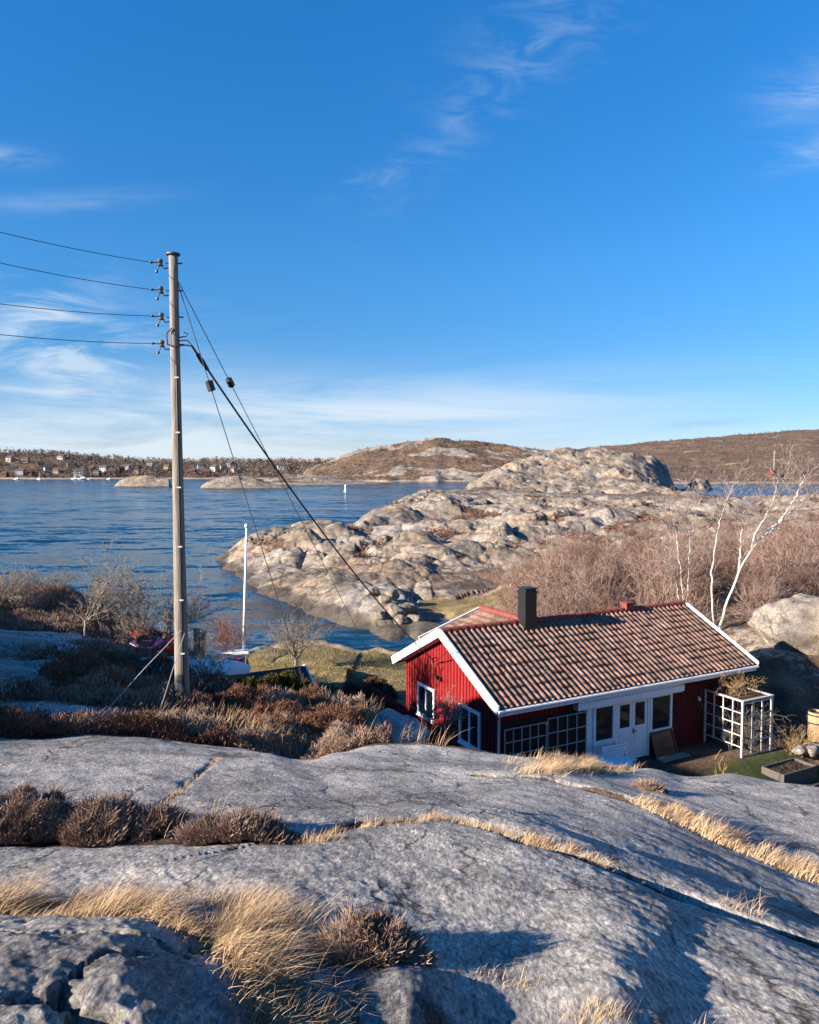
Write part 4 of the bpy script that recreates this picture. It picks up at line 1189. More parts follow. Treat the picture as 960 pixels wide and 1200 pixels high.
t_ = MB(); q0 = d_ * .012 + np.array([0, 0, -.02]); q1 = d_ * .035 + np.array([0, 0, -.057]); t_.tube([q0, (q0 + q1) / 2, q1], [.035, .045, .03], 8); t_.build('dead_end_clamp', M['black'], sc_)


def guy(row, anchor_px, iso_row, label, r=.012, mat='iron', y0=10.5, iso=True):
    a0, t0 = on_pole(row); a0 = a0 + np.array([.8, -.3, 0]) * prad(t0)
    b0 = on_ray(*anchor_px, y0)
    o = empty('guy_wire', b0); tag(o, label, 'guy wire')
    t_ = MB(); t_.tube([a0 - b0, (a0 - b0) * .5, np.array([0, 0, -.05])], r, 5); t_.build('wire', M[mat], o)
    if iso:
        for s_ in np.linspace(0, 1, 400):
            q_ = a0 + (b0 - a0) * s_
            if to_px(np.array([q_[0]]), np.array([q_[1]]), np.array([q_[2]]))[1][0] > iso_row: break
        dd = (b0 - a0) / np.linalg.norm(b0 - a0)
        t_ = MB(); t_.tube([q_ - dd * .1 - b0, q_ - dd * .09 - b0, q_ + dd * .09 - b0, q_ + dd * .1 - b0], [.03, .072, .072, .03], 8); t_.build('insulator', M['black'], o)


guy(327, (470, 838), 446, 'guy wire running lowest to the right with a square black insulator', .009)
guy(329, (370, 842), 451, 'steeper guy wire crossing behind the service cable with a black insulator', .009)
M['rope'] = simple('galvanised_strand', (.42, .40, .37), .6, .4, .15, 40)
guy(733, (118, 838), 0, 'pale ground stay slanting far left from low on the pole', .007, 'rope', iso=False)
guy(738, (182, 848), 0, 'pale ground stay set close to the foot of the pole', .007, 'rope', iso=False)

# flagpole
fb = on_ray(285, 789, 20); ft = P(289, 619, fb[1])
o = empty('flagpole', fb); tag(o, 'slim white flagpole on the lawn by the bay', 'flagpole')
t_ = MB(); t_.tube([(ft - fb) * -.02, ft - fb], [.062, .036], 12); t_.build('shaft', M['white'], o, smooth=True)
t_ = MB(); t_.lathe(ft - fb, [(.02, 0), (.07, .04), (.08, .09), (.05, .14), (.01, .16)], 10); t_.build('finial', M['greywhite'], o)

# shed with a felt roof
sr = P(357, 780, 33.5)
gsh = gz(sr[0], sr[1])
o = empty('shed', (sr[0], sr[1], gsh - .1), HR); tag(o, 'small red shed with dark felt roof and white verge below the pole', 'shed')
RHs = sr[2] - gsh + .1
SL, SWd, SDr = 3.6, 1.5, .85
t_ = MB()
t_.add([(-SL + .2, -SWd + .2, 0), (-.2, -SWd + .2, 0), (-.2, SWd - .2, 0), (-SL + .2, SWd - .2, 0), (-SL + .2, -SWd + .2, RHs - SDr), (-.2, -SWd + .2, RHs - SDr), (-.2, SWd - .2, RHs - SDr), (-SL + .2, SWd - .2, RHs - SDr), (-SL + .2, 0, RHs - .1), (-.2, 0, RHs - .1)],
       [(0, 1, 5, 4), (2, 3, 7, 6), (1, 2, 6, 9, 5), (3, 0, 4, 8, 7)])
t_.build('wall', M['red'], o)
t_ = MB()
for s_ in (-1, 1):
    t_.add([(-SL, 0, RHs), (0, 0, RHs), (0, s_ * SWd, RHs - SDr), (-SL, s_ * SWd, RHs - SDr), (-SL, 0, RHs - .08), (0, 0, RHs - .08), (0, s_ * SWd, RHs - SDr - .08), (-SL, s_ * SWd, RHs - SDr - .08)], [(0, 1, 2, 3), (7, 6, 5, 4), (0, 4, 5, 1), (1, 5, 6, 2), (2, 6, 7, 3), (3, 7, 4, 0)])
t_.build('roof', M['felt'], o)
for x_ in (.02, -SL - .02):
    t_ = MB()
    for s_ in (-1, 1): t_.bar((x_, 0, RHs - .02), (x_, s_ * (SWd + .03), RHs - SDr - .03), .05, .2)
    t_.build('verge_board', M['white'], o)

# ---- boats and odds and ends by the landing
def hull(L, B, H, n=14, keel=.0):
    v = []; f = []; m = 9
    for i in range(n + 1):
        s_ = i / n * 2 - 1; w = B / 2 * (1 - abs(s_) ** 2.4) + .01; hh = H * (1 - .25 * (1 - s_ * s_))
        for j in range(m):
            a = math.pi * j / (m - 1)
            v.append((s_ * L / 2, math.cos(a) * w, -math.sin(a) ** .7 * hh * (1 - .45 * abs(s_) ** 3) + H * .2 * s_ * s_))
    f += [tuple(q) for q in _grid(n + 1, m).tolist()]
    return v, f


def kayak(px, py, Y, col, lab, rot, L=2.6):
    q = P(px, py, Y); q[2] = gz(q[0], q[1]) + .5
    o = empty('kayak', q); o.rotation_euler = rot; tag(o, lab, 'kayak')
    m = simple('kayak_' + lab.split()[0], col, .35, .5, .08, 5)
    v, f = hull(L, .62, .30); MB().add(v, f).build('hull', m, o, smooth=True)
    v2 = [(a, b, -c * .45 + .02) for a, b, c in v]; MB().add(v2, [t[::-1] for t in f]).build('deck', m, o, smooth=True)
    t_ = MB(); t_.lathe((-.1, 0, .12), [(.26, 0), (.27, .03), (.22, .035), (.21, .0)], 18); t_.build('cockpit_rim', M['black'], o)


kayak(186, 764, 24.6, (.62, .07, .03), 'orange red kayak leaning among bare bushes left of the telegraph pole', (math.radians(70), math.radians(18), math.radians(8)), 1.9)
kayak(174, 771, 23.4, (.09, .04, .13), 'purple kayak lying left of the telegraph pole below the orange one', (math.radians(25), 0, math.radians(12)), 1.1)
kayak(257, 770, 25.5, (.62, .06, .05), 'red kayak leaning just right of the telegraph pole', (math.radians(65), math.radians(-15), math.radians(-12)), 1.7)
q = on_ray(226, 793, 17, 40); q[2] += .12
o = empty('dinghy', q, math.radians(6)); tag(o, 'white upturned dinghy behind the foot of the telegraph pole', 'boat')
v, f = hull(2.7, .95, .36); v = [(a, -b, -c) for a, b, c in v]
MB().add(v, f).build('hull', M['white'], o, smooth=True)
t_ = MB(); t_.bar((-1.2, 0, .34), (1.2, 0, .34), .05, .06); t_.build('keel', M['greywhite'], o)
q = P(273, 768, 27); gq = gz(q[0], q[1])
o = empty('garden_table', (q[0], q[1], gq), math.radians(10)); tag(o, 'pale rectangular table among twigs right of the telegraph pole', 'table')
th_ = max(.5, q[2] - gq)
t_ = MB(); t_.box(-.55, .55, -.3, .3, th_ - .05, th_); t_.build('tabletop', M['white'], o)
for a in (-.5, .5):
    for b in (-.25, .25):
        t_ = MB(); t_.box(a - .03, a + .03, b - .03, b + .03, -.2, th_ - .052); t_.build('leg', M['wood'], o)
for px, hpx, lab in ((231, 30, 'taller grey timber post just right of the telegraph pole'), (239, 26, 'shorter grey timber post farther right of the telegraph pole')):
    q = P(px, 766, 29); 
    t_ = MB(); t_.tube([(0, 0, -1.2), (0, 0, hpx * 29 / FPX), (0, 0, hpx * 29 / FPX + .02)], [.125, .12, .10], 10)
    o = t_.build('timber_post', M['wood']); o.location = q; tag(o, lab, 'post', 'timber posts by the landing')
# channel marker
q = P(405, 577, 400)
o = empty('channel_marker', (q[0], q[1], 0)); tag(o, 'small white channel marker standing in the water', 'buoy')
t_ = MB(); t_.lathe((0, 0, -.5), [(.9, 0), (.9, .9), (.4, 1.0), (.35, 3.4), (.5, 3.45), (.5, 3.9), (.1, 4.2)], 12); t_.build('pillar', M['white'], o)
# ------------------------------------------------------------------ trees and shrubs
def root_at(px, py, Y):
    """where a plant seen at pixel column px, base row py stands, at distance Y, on the ground"""
    q = P(px, py, Y); return np.array([q[0], q[1], gz(q[0], q[1])])


def birch(name, base_px, Y, trunks, label, seed, twig='twig_red', r0=.14, tw_h=1.6, bark='bark'):
    """trunks: list of pixel polylines from base to tip, all at distance Y (with some spread in depth)"""
    b = root_at(base_px[0], base_px[1], Y)
    o = empty(name, b); tag(o, label, 'tree')
    R = np.random.default_rng(seed); tw = []
    for ti, L in enumerate(trunks):
        rr = r0 * (1.0 if ti == 0 else .72)
        pts_ = []
        for i, (px, py) in enumerate(L):
            q = P(px, py, Y + R.normal(0, .35) * i / len(L) * 2); pts_.append(q - b)
        if ti == 0 or abs(L[0][1] - base_px[1]) < 12: pts_[0] = pts_[0] * .2 + np.array([0, 0, -.15])
        # smooth the polyline
        P_ = np.array(pts_); t0 = np.linspace(0, 1, len(P_)); tt = np.linspace(0, 1, 26)
        S_ = np.stack([np.interp(tt, t0, P_[:, k_]) for k_ in range(3)], 1)
        for _ in range(3): S_[1:-1] = (S_[:-2] + 2 * S_[1:-1] + S_[2:]) / 4
        S_[1:] += R.normal(0, .025, (25, 3))
        t_ = MB(); t_.tube(S_, [max(.012, rr * (1 - .88 * s_)) for s_ in tt], 7)
        t_.build('trunk' if ti == 0 else 'limb', M[bark], o, smooth=True)
        for i in range(7, 26):
            for _ in range(2):
                if R.random() < .75:
                    d = S_[i] - S_[i - 1]; d = d / np.linalg.norm(d) + R.normal(0, .55, 3); d[2] = abs(d[2]) * .8 + .25
                    grow(tw, S_[i], d, tw_h * R.uniform(.5, 1.15), max(.011, rr * .22), 2, R, .26, .14, (1, 2), .58, .10, 5, .65, .0065)
    seg_obj('crown', tw, M[twig], o, 3, seed)
    return o


birch('birch_tree', (840, 734), 39, [[(843, 732), (852, 706), (868, 664), (885, 638), (905, 622), (925, 600), (945, 588), (962, 578)],
                                     [(838, 732), (834, 700), (834, 668), (838, 640), (843, 612), (850, 590), (858, 570)],
                                     [(866, 668), (868, 640), (870, 615), (872, 598)],
                                     [(880, 645), (886, 622), (898, 605), (906, 590), (910, 570), (912, 560)],
                                     [(893, 630), (918, 606), (932, 585), (940, 566), (945, 556)]],
      'leaning white birch forked at its foot, behind the right end of the cottage roof', 201, 'twig_birch', .075, 1.25, 'birch')
birch('birch_tree', (803, 712), 42, [[(804, 712), (800, 690), (796, 660), (793, 628), (790, 608)], [(806, 712), (807, 680), (808, 650), (810, 622), (816, 596), (822, 584)], [(801, 712), (794, 690), (789, 672), (784, 655)]],
      'cluster of thin straight white birches just left of the leaning birch', 202, 'twig_birch', .06, 1.4, 'birch')
birch('birch_sapling', (97, 758), 23, [[(97, 758), (98, 742), (104, 724), (112, 706), (122, 690), (136, 676)], [(104, 726), (116, 716), (128, 709)]],
      'small bare tree leaning right in front of the water at left', 203, 'twig_grey', .05, .9)
birch('birch_sapling', (9, 752), 25, [[(9, 752), (8, 730), (8, 712), (10, 700)], [(8, 722), (14, 708), (17, 699)], [(8, 722), (2, 708), (-2, 700)]],
      'thin pale sapling at the left edge of the photo', 204, 'twig_grey', .05, .8)
birch('fruit_tree', (191, 792), 24, [[(190, 792), (189, 775), (191, 755), (196, 738), (200, 722)], [(190, 762), (178, 746), (166, 734), (158, 722)], [(191, 752), (206, 738), (222, 728)], [(190, 764), (172, 757), (158, 752)]],
      'spreading bare fruit tree half hidden behind the telegraph pole', 205, 'twig_grey', .055, 1.1)
birch('fruit_tree', (347, 786), 40, [[(347, 786), (347, 770), (345, 758), (342, 748)], [(348, 772), (356, 760), (366, 752)], [(347, 772), (337, 762), (326, 756)]],
      'small round bare tree standing on the lawn by the water', 206, 'twig_grey', .10, 1.1)
birch('dry_sapling', (515, 868), 21.5, [[(517, 866), (519, 850), (523, 838), (526, 830)], [(518, 856), (508, 846), (500, 838)], [(518, 852), (527, 846), (533, 842)]],
      'tiny pale dead sapling in front of the red gable', 207, 'twig_grey', .02, .4)

# shrubs: four prototypes, copied
PROTO = []
for i, (nm, mt, kw) in enumerate((('bare_shrub', 'twig_red', dict(h=2.9, stems=10, spread=.55)), ('bare_shrub', 'twig_rust', dict(h=2.6, stems=11, spread=.7)), ('bare_shrub', 'twig_grey', dict(h=2.3, stems=10, spread=.8)),
                                  ('bare_shrub', 'twig_rust', dict(h=2.4, stems=16, spread=.35)))):
    PROTO.append((nm, shrub_segs(300 + i, rmin=.0075, r=.028, kids=(1, 3), **kw), mt))
PM = [None] * 4
def shrub(kind, loc, sc, label, group=None, rz=None, sz=None):
    nm, sg, mt = PROTO[kind]
    if PM[kind] is None:
        o = seg_obj(nm, sg, M[mt], None, 3, kind); PM[kind] = o
    else:
        o = PM[kind].copy(); COL.objects.link(o)
        for k_ in ('label', 'category', 'group'):
            if k_ in o: del o[k_]
    o.location = [float(c) for c in loc]; o.scale = (sc, sc, sz or sc); o.rotation_euler = (0, 0, random.uniform(0, 6.28) if rz is None else rz)
    tag(o, label, 'shrub', group)
    return o


R0 = np.random.default_rng(77)
# single shrubs on the left slope
for kind, px, py, Y, sc, lab in ((3, 264, 800, 27, .6, 'upright red twigged shrub just left of the flagpole foot'),
                                 (2, 150, 760, 28, .5, 'grey bare bush among the rocks left of the kayaks'),
                                 (2, 215, 758, 33, .6, 'grey bare bush behind the timber posts'),
                                 (2, 128, 742, 29, .5, 'grey bare bush right of the leaning small tree'),
                                 (2, 70, 742, 27, .38, 'low grey bush left of the leaning small tree'),
                                 (2, 30, 745, 26, .38, 'low grey bush near the left edge of the photo'),
                                 (0, 170, 815, 18, .35, 'small bare bush beside the ground stays'),
                                 (2, 200, 735, 34, .6, 'grey bare bush at the water edge behind the telegraph pole'),
                                 (2, 245, 830, 17, .42, 'twiggy bush right of the foot of the telegraph pole'),
                                 (2, 345, 840, 17.5, .3, 'low twiggy bush in front of the juniper')):
    shrub(kind, root_at(px, py, Y), sc, lab)
# rust coloured rounded hedge on the lawn
for (px, py, Y, s_) in ((408, 818, 30, .75), (436, 820, 29, .7)):
    pass
# the thicket behind the cottage: nobody could count it
vs, fs, rn = [], [], []; off = 0
th_seg = [tubes(shrub_segs(400 + i, h=3.0 if i < 3 else 2.2, stems=8, spread=.6, rmin=.010, r=.03, kids=(1, 2))) for i in range(5)]
spots = []
for _ in range(380):
    px = R0.uniform(600, 1010); Y = R0.uniform(37, 70)
    q = P(px, 700, Y)
    hx_ = (q[:2] - HO) @ U; hy_ = (q[:2] - HO) @ V
    if hy_ < 5 and hx_ < 13.5: continue
    if Y < 44 and px > 900: continue
    spots.append((q[0], q[1], Y))
for (px, Y) in ((615, 60), (640, 56), (628, 64), (650, 62), (700, 75), (730, 74), (760, 78), (680, 72), (800, 80), (840, 82), (890, 84), (930, 80), (950, 76), (710, 70), (665, 68)):
    q = P(px, 650, Y); spots.append((q[0], q[1], Y))
zs = terrain([s_[0] for s_ in spots], [s_[1] for s_ in spots])
nth = 0
for (x_, y_, Y), z_ in zip(spots, zs):
    if z_ < .8 or fbm(np.array([x_ * .13]), np.array([y_ * .13]), 2, 9)[0] < -.22: continue
    v, f = th_seg[R0.integers(0, 5)]
    a = R0.uniform(0, 6.28); s_ = R0.uniform(.55, 1.3) * (1.0 if Y < 60 else .8)
    c_, n_ = math.cos(a) * s_, math.sin(a) * s_
    vs.append(np.stack([v[:, 0] * c_ - v[:, 1] * n_ + x_, v[:, 0] * n_ + v[:, 1] * c_ + y_, v[:, 2] * s_ + z_], 1)); fs.append(f + off); off += len(v)
    base = R0.uniform(.08, .92); rn.append(np.clip(base + R0.normal(0, .16, len(v)), 0, 1)); nth += 1
print('thicket shrubs', nth, 'verts', off)
tk = mesh_obj('brushwood', np.concatenate(vs), np.concatenate(fs), M['thicket'], attrs=[('rnd', 'POINT', np.concatenate(rn))])
tag(tk, 'dense reddish brown leafless thicket on the slope behind the cottage', 'brushwood', kind='stuff')


def leafy(name, loc, rx, ry, rz, n, size, mat, seed, lumps=14):
    """evergreen bush: many small leaf faces in lumps"""
    R = np.random.default_rng(seed)
    c = R.normal(0, 1, (lumps, 3)); c /= np.linalg.norm(c, axis=1, keepdims=True); c *= R.uniform(.35, .8, (lumps, 1)); c[:, 2] = np.abs(c[:, 2]) * .9
    k_ = R.integers(0, lumps, n); d = R.normal(0, 1, (n, 3)); d /= np.linalg.norm(d, axis=1, keepdims=True)
    p_ = c[k_] + d * (R.uniform(.18, .42, lumps)[k_] * R.uniform(.6, 1.05, n))[:, None]
    p_[:, 2] = np.maximum(p_[:, 2], .02)
    pos = p_ * np.array([rx, ry, rz])
    return sprig_obj(name, pos, size * R.uniform(.6, 1.3, n), size * .42, mat, R, loc, d * .9)


def sprig_obj(name, pos, h, w, mat, R, loc=None, base=None, lean=.5, rnd=None):
    v, f, rnd_ = sprigs(pos, h, np.full(len(pos), w) if np.isscalar(w) else w, R, lean, base)
    if rnd is not None: rnd_ = np.clip(np.repeat(rnd, 8) * .6 + rnd_ * .4, 0, 1)
    o = mesh_obj(name, v, f, mat, attrs=[('rnd', 'POINT', rnd_)])
    if loc is not None: o.location = [float(c) for c in loc]
    return o


for (px, py, Y, s_, h_, n_, lab) in ((322, 826, 16.8, .86, .80, 9000, 'olive yellow juniper bush in front of the shed roof'), (292, 826, 16.2, .45, .48, 4000, 'small olive juniper left of the larger juniper bush')):
    tag(leafy('juniper', root_at(px, py, Y), s_, s_ * .8, h_, n_, .085, M['juniper'], int(px)), lab, 'bush')
for (px, py, Y, s_, h_, lab) in ((412, 815, 33.6, 1.5, 1.1, 'rounded rust brown bush on the lawn left of the cottage'), (442, 812, 34.5, 1.0, .95, 'smaller rust brown bush beside the larger one on the lawn')):
    tag(leafy('rust_bush', root_at(px, py, Y), s_, s_ * .8, h_, 7000, .12, M['heather_rust'], int(px)), lab, 'bush')
tag(leafy('conifer', root_at(457, 812, 30), .35, .35, .9, 2500, .1, M['conifer'], 9), 'little dark green conifer left of the cottage gable', 'bush')

# heather: single clumps on the slab
def heather_clump(px, py, Y, rx, ry, h, n, lab, seed, mat='heather', size=.034):
    n = int(n * 2.4); h = h * .82
    R = np.random.default_rng(seed)
    q = P(px, py, Y)
    a = R.uniform(0, 6.283, n); r_ = np.sqrt(R.random(n))
    r_ = r_ * (1 + .28 * fbm(np.cos(a) * 1.3 + seed, np.sin(a) * 1.3, 3, seed + 4))
    lump = .78 + .38 * fbm(np.cos(a) * r_ * 3.4 + seed, np.sin(a) * r_ * 2.4, 3, seed)
    x_ = np.cos(a) * r_ * rx; y_ = np.sin(a) * r_ * ry
    top = h * np.sqrt(np.clip(1 - r_ ** 2, 0, 1) ** 1.3 + .02) * lump
    z_ = top * (1 - R.random(n) ** 2.2 * .55)
    g_ = terrain(q[0] + x_, q[1] + y_)
    b_ = np.array([q[0], q[1], gz(q[0], q[1])])
    pos = np.stack([x_, y_, z_ + g_ - b_[2] - size * .5], 1)
    out = np.stack([np.cos(a) * r_, np.sin(a) * r_, np.zeros(n)], 1) * .8
    rnd = np.clip(.5 + .5 * fbm(x_ * 5 + seed, y_ * 5, 2, seed + 2) + R.normal(0, .15, n), 0, 1)
    o = sprig_obj('heather_clump', pos, size * R.uniform(.5, 1.5, n) * (1 + 1.3 * (R.random(n) < .07)), size * .16, M[mat], R, b_, out, .55, rnd)
    # woody stems inside
    sg = []
    for i in range(70):
        aa = R.uniform(0, 6.283); rr = R.random() * .9
        p0 = np.array([math.cos(aa) * rr * rx * .4, math.sin(aa) * rr * ry * .4, -.02]); p1 = np.array([math.cos(aa) * rr * rx, math.sin(aa) * rr * ry, h * math.sqrt(max(0, 1 - rr * rr)) * .85])
        sg.append((p0, p1, .005, .003))
    seg_obj('stems', sg, M['twig_grey'], o, 3, seed)
    tag(o, lab, 'heather')
    return o


heather_clump(25, 985, 4.65, .36, .34, .34, 9000, 'big dark heather clump at the left edge of the photo', 1)
heather_clump(118, 988, 4.65, .27, .28, .26, 7000, 'brown heather clump right of the big dark one at left', 2)
heather_clump(185, 985, 4.75, .17, .25, .16, 3500, 'low dark heather tuft in the groove between two clumps', 3)
heather_clump(272, 992, 4.45, .33, .22, .17, 8000, 'wide low pinkish heather cushion lying on the slab', 4)
heather_clump(436, 1168, 2.62, .185, .15, .16, 7000, 'heather clump near the bottom edge beside the long grass', 5, size=.024)
heather_clump(660, 908, 9.0, .3, .2, .14, 2600, 'small brown heather tuft in the grass patch before the door', 6)
heather_clump(762, 928, 8.0, .16, .12, .10, 1500, 'tiny heather tuft at the top of the grass strip', 7)
heather_clump(700, 896, 9.8, .42, .2, .12, 2800, 'flat brown heather tuft on the slab edge before the garden table', 8)

# heath around the telegraph pole: ground cover
R1 = np.random.default_rng(91)
n = 560000
r_ = np.exp(R1.uniform(math.log(10.4), math.log(36), n)); a_ = R1.uniform(-.66, .12, n)
x_, y_ = r_ * np.sin(a_), r_ * np.cos(a_)
z_, zo_ = terrain(x_, y_, True)
hx_ = (x_ - HO[0]) * U[0] + (y_ - HO[1]) * U[1]
px_ = 480 + FPX * x_ / y_
k_ = ~((px_ > 150) & (px_ < 285) & (y_ > 20.5) & (y_ < 29)) & ((px_ < 425) | (y_ < 12.2) & (px_ < 455)) & (zo_[0] + .12 * R1.normal(0, 1, n) > .58) & (zo_[1] < .25) & ((hx_ < -1.5) | (y_ < 17)) & (z_ > .8)
x_, y_, z_, r_ = x_[k_], y_[k_], z_[k_], r_[k_]
lump = fbm(x_ * 1.3, y_ * 1.3, 3, 14); lump2 = fbm(x_ * .5, y_ * .5, 2, 15)
hh = np.clip(.18 + .30 * lump, .03, .55) * np.where(y_ > 19, .55, 1)
z_ = z_ + hh * R1.random(len(x_)) ** .5
size = .062 + .0045 * (r_ - 10)
tone = np.clip(.45 + .45 * lump + .25 * R1.normal(0, .6, len(x_)), 0, 1)
rust = (lump2 + .15 * R1.normal(0, 1, len(x_)) > -.05) & (r_ < 20)
for nm, sel, mat, lab in (('heather', rust, 'heather_rust', 'rust brown heather mat around the foot of the telegraph pole'), ('heath_scrub', ~rust, 'heather', 'grey brown heath scrub between the rocks at left')):
    sel = np.where(sel)[0]
    pos = np.stack([x_[sel], y_[sel], z_[sel] - .05], 1)
    o = sprig_obj(nm, pos, size[sel] * R1.uniform(.7, 1.5, len(sel)), size[sel] * .20, M[mat], R1, None, None, .55, tone[sel])
    tag(o, lab, 'heather', kind='stuff')
# dry shoots and grass in the heath
n = 26000
r_ = np.exp(R1.uniform(math.log(10.6), math.log(30), n)); a_ = R1.uniform(-.62, .08, n)
x_, y_ = r_ * np.sin(a_), r_ * np.cos(a_); z_, zo_ = terrain(x_, y_, True)
k_ = (zo_[0] > .5) & (zo_[1] < .2) & (fbm(x_ * .6, y_ * .6, 2, 33) > .12)
v1, f1, c1 = blades(np.stack([x_[k_], y_[k_], z_[k_]], 1), R1.uniform(.15, .42, k_.sum()), np.full(k_.sum(), .007), (.3, .1), R1)
gv, gf, gc = [v1], [f1], [c1]; goff = len(v1)


def grass_along(line_px, per_m, half, h0, h1, wid, lean, seed, t0=0, t1=1, curve=.55):
    global goff
    R = np.random.default_rng(seed)
    L = np.array([P(*c)[:2] for c in line_px]); s_ = np.concatenate([[0], np.cumsum(np.linalg.norm(np.diff(L, axis=0), axis=1))])
    n = int(per_m * s_[-1]); u_ = R.uniform(0, s_[-1], n)
    dens = fbm(u_ * 1.8 + seed, np.zeros(n), 3, seed); keep_ = R.random(n) < np.clip(.52 + .85 * dens, .03, 1)
    u_ = u_[keep_]; n = len(u_)
    x = np.interp(u_, s_, L[:, 0]); y = np.interp(u_, s_, L[:, 1])
    x += R.normal(0, half, n); y += R.normal(0, half, n)
    z = terrain(x, y)
    h = R.uniform(h0, h1, n) * np.clip(.75 + .8 * fbm(x * 4, y * 4, 3, seed + 1), .25, 1.5)
    v, f, c = blades(np.stack([x, y, z - .01], 1), h, R.uniform(.7, 1.3, n) * wid, lean, R, curve)
    gv.append(v); gf.append(f + goff); gc.append(np.clip(c + .18 * np.repeat(fbm(x * 6, y * 6, 2, seed), 8), 0, 1)); goff += len(v)


# long wind-combed grass round the boulder at lower left
grass_along([(-60, 1066, 2.93), (0, 1068, 2.92), (60, 1072, 2.9), (110, 1074, 2.88), (170, 1080, 2.83)], 12000, .055, .07, .17, .0019, (.85, .1), 501)
grass_along([(180, 1088, 2.78), (250, 1110, 2.66), (290, 1135, 2.48), (318, 1172, 2.27), (335, 1225, 2.07)], 16000, .06, .08, .19, .0018, (.7, -.45), 502)
grass_along([(230, 1055, 3.08), (290, 1078, 2.88), (330, 1105, 2.68)], 6000, .09, .05, .13, .0018, (.7, .0), 503)
grass_along([(322, 1110, 2.6), (345, 1150, 2.4), (362, 1215, 2.1)], 15000, .055, .07, .17, .0019, (.7, -.5), 521)
grass_along([(285, 1150, 2.4), (310, 1190, 2.2), (330, 1235, 2.05)], 9000, .05, .08, .16, .0019, (.6, -.4), 522)
grass_along([(180, 944, 5.2), (205, 925, 6.0), (232, 905, 6.9), (256, 889, 8.0)], 420, .025, .015, .05, .0026, (.5, .1), 515)
# thin grass in the joints
grass_along([(340, 984, 4.4), (430, 964, 4.88), (530, 957, 5.0), (620, 984, 4.5), (705, 1010, 4.25)], 6000, .030, .03, .085, .0028, (.6, .1), 504)
grass_along([(700, 1008, 4.25), (780, 1043, 4.05)], 3000, .03, .02, .06, .0024, (.6, .1), 505)
grass_along([(845, 1062, 3.95), (880, 1072, 3.85)], 900, .05, .05, .20, .0024, (.6, .1), 506)
grass_along([(752, 940, 6.85), (800, 962, 6.45), (860, 990, 5.97), (960, 1028, 5.47), (1040, 1052, 5.18)], 12000, .065, .07, .17, .0042, (.75, .1), 507)
grass_along([(625, 917, 7.9), (660, 910, 8.5), (700, 902, 9.2)], 6500, .13, .07, .17, .0040, (.7, .0), 508)
grass_along([(430, 966, 4.8), (420, 975, 4.6)], 2600, .05, .04, .10, .0026, (.6, .1), 509)
grass_along([(355, 986, 4.35), (390, 984, 4.4)], 5000, .05, .03, .09, .0026, (.5, .1), 510)
grass_along([(180, 970, 4.7), (230, 950, 5.0)], 1500, .12, .08, .22, .0026, (.45, .1), 511)
grass_along([(670, 1200, 2.25), (720, 1205, 2.25)], 3500, .03, .03, .08, .0018, (.5, .3), 512)
grass_along([(790, 1205, 2.3), (830, 1206, 2.3)], 900, .03, .03, .12, .0018, (.4, .3), 513)
grass_along([(600, 896, 9.4), (640, 893, 9.6), (740, 897, 10.2)], 500, .1, .05, .16, .0045, (.5, .1), 514)
# short tufts in the finer cracks
grass_along([(560, 1150, 2.55), (640, 1175, 2.45)], 1200, .03, .015, .05, .0018, (.5, .1), 516)
gr = mesh_obj('dry_grass', np.concatenate(gv), np.concatenate(gf), M['grass'], attrs=[('rnd', 'POINT', np.concatenate(gc))])
tag(gr, 'bleached dry grass growing in the joints of the granite slab', 'grass', kind='stuff')
# short turf on the lawn
n = 60000
x_ = R1.uniform(-13, 2.5, n); y_ = R1.uniform(34, 50, n); z_, zo_ = terrain(x_, y_, True)
k_ = (zo_[1] > .5) & (R1.random(n) < np.clip(.5 + .7 * fbm(x_ * .7, y_ * .7, 3, 44), .05, 1))
v, f, c = blades(np.stack([x_[k_], y_[k_], z_[k_] - .01], 1), R1.uniform(.04, .13, k_.sum()), np.full(k_.sum(), .022), (.4, .1), R1)
M['turf'] = by_rnd('turf', [(0, (.07, .065, .02)), (.4, (.15, .125, .05)), (.75, (.27, .21, .10)), (1, (.40, .31, .17))])
o = mesh_obj('lawn_grass', v, f, M['turf'], attrs=[('rnd', 'POINT', c)]); tag(o, 'short winter turf on the lawn by the bay', 'grass', kind='stuff')
# tall stalks by the enclosure
R2 = np.random.default_rng(66)
q = root_at(845, 898, 23.8); sg = []
for i in range(9):
    grow(sg, (R2.uniform(-.01, .01), R2.uniform(-.01, .01), -.1), (R2.normal(0, .5), R2.normal(0, .2), 1), R2.uniform(.6, 1.2), .016, 1, R2, .2, .1, (0, 1), .4, 0, 4, .7, .008)
o = seg_obj('dry_stalks', sg, M['straw'], None, 4, 2); o.location = [float(c) for c in q]; tag(o, 'bare pale stalks in front of the lattice enclosure', 'plant')
q = root_at(930, 880, 27); sg = []
for i in range(60):
    grow(sg, (R2.normal(0, .16), R2.normal(0, .12), -.05), (R2.normal(0, .35), R2.normal(0, .3), 1), R2.uniform(.4, .9), .008, 1, R2, .3, .1, (0, 2), .5, 0, 4, .7, .006)
o = seg_obj('dry_stalks', sg, M['straw'], None, 3, 3); o.location = [float(c) for c in q]; tag(o, 'brown dead perennials between the raised bed and the barrel', 'plant')

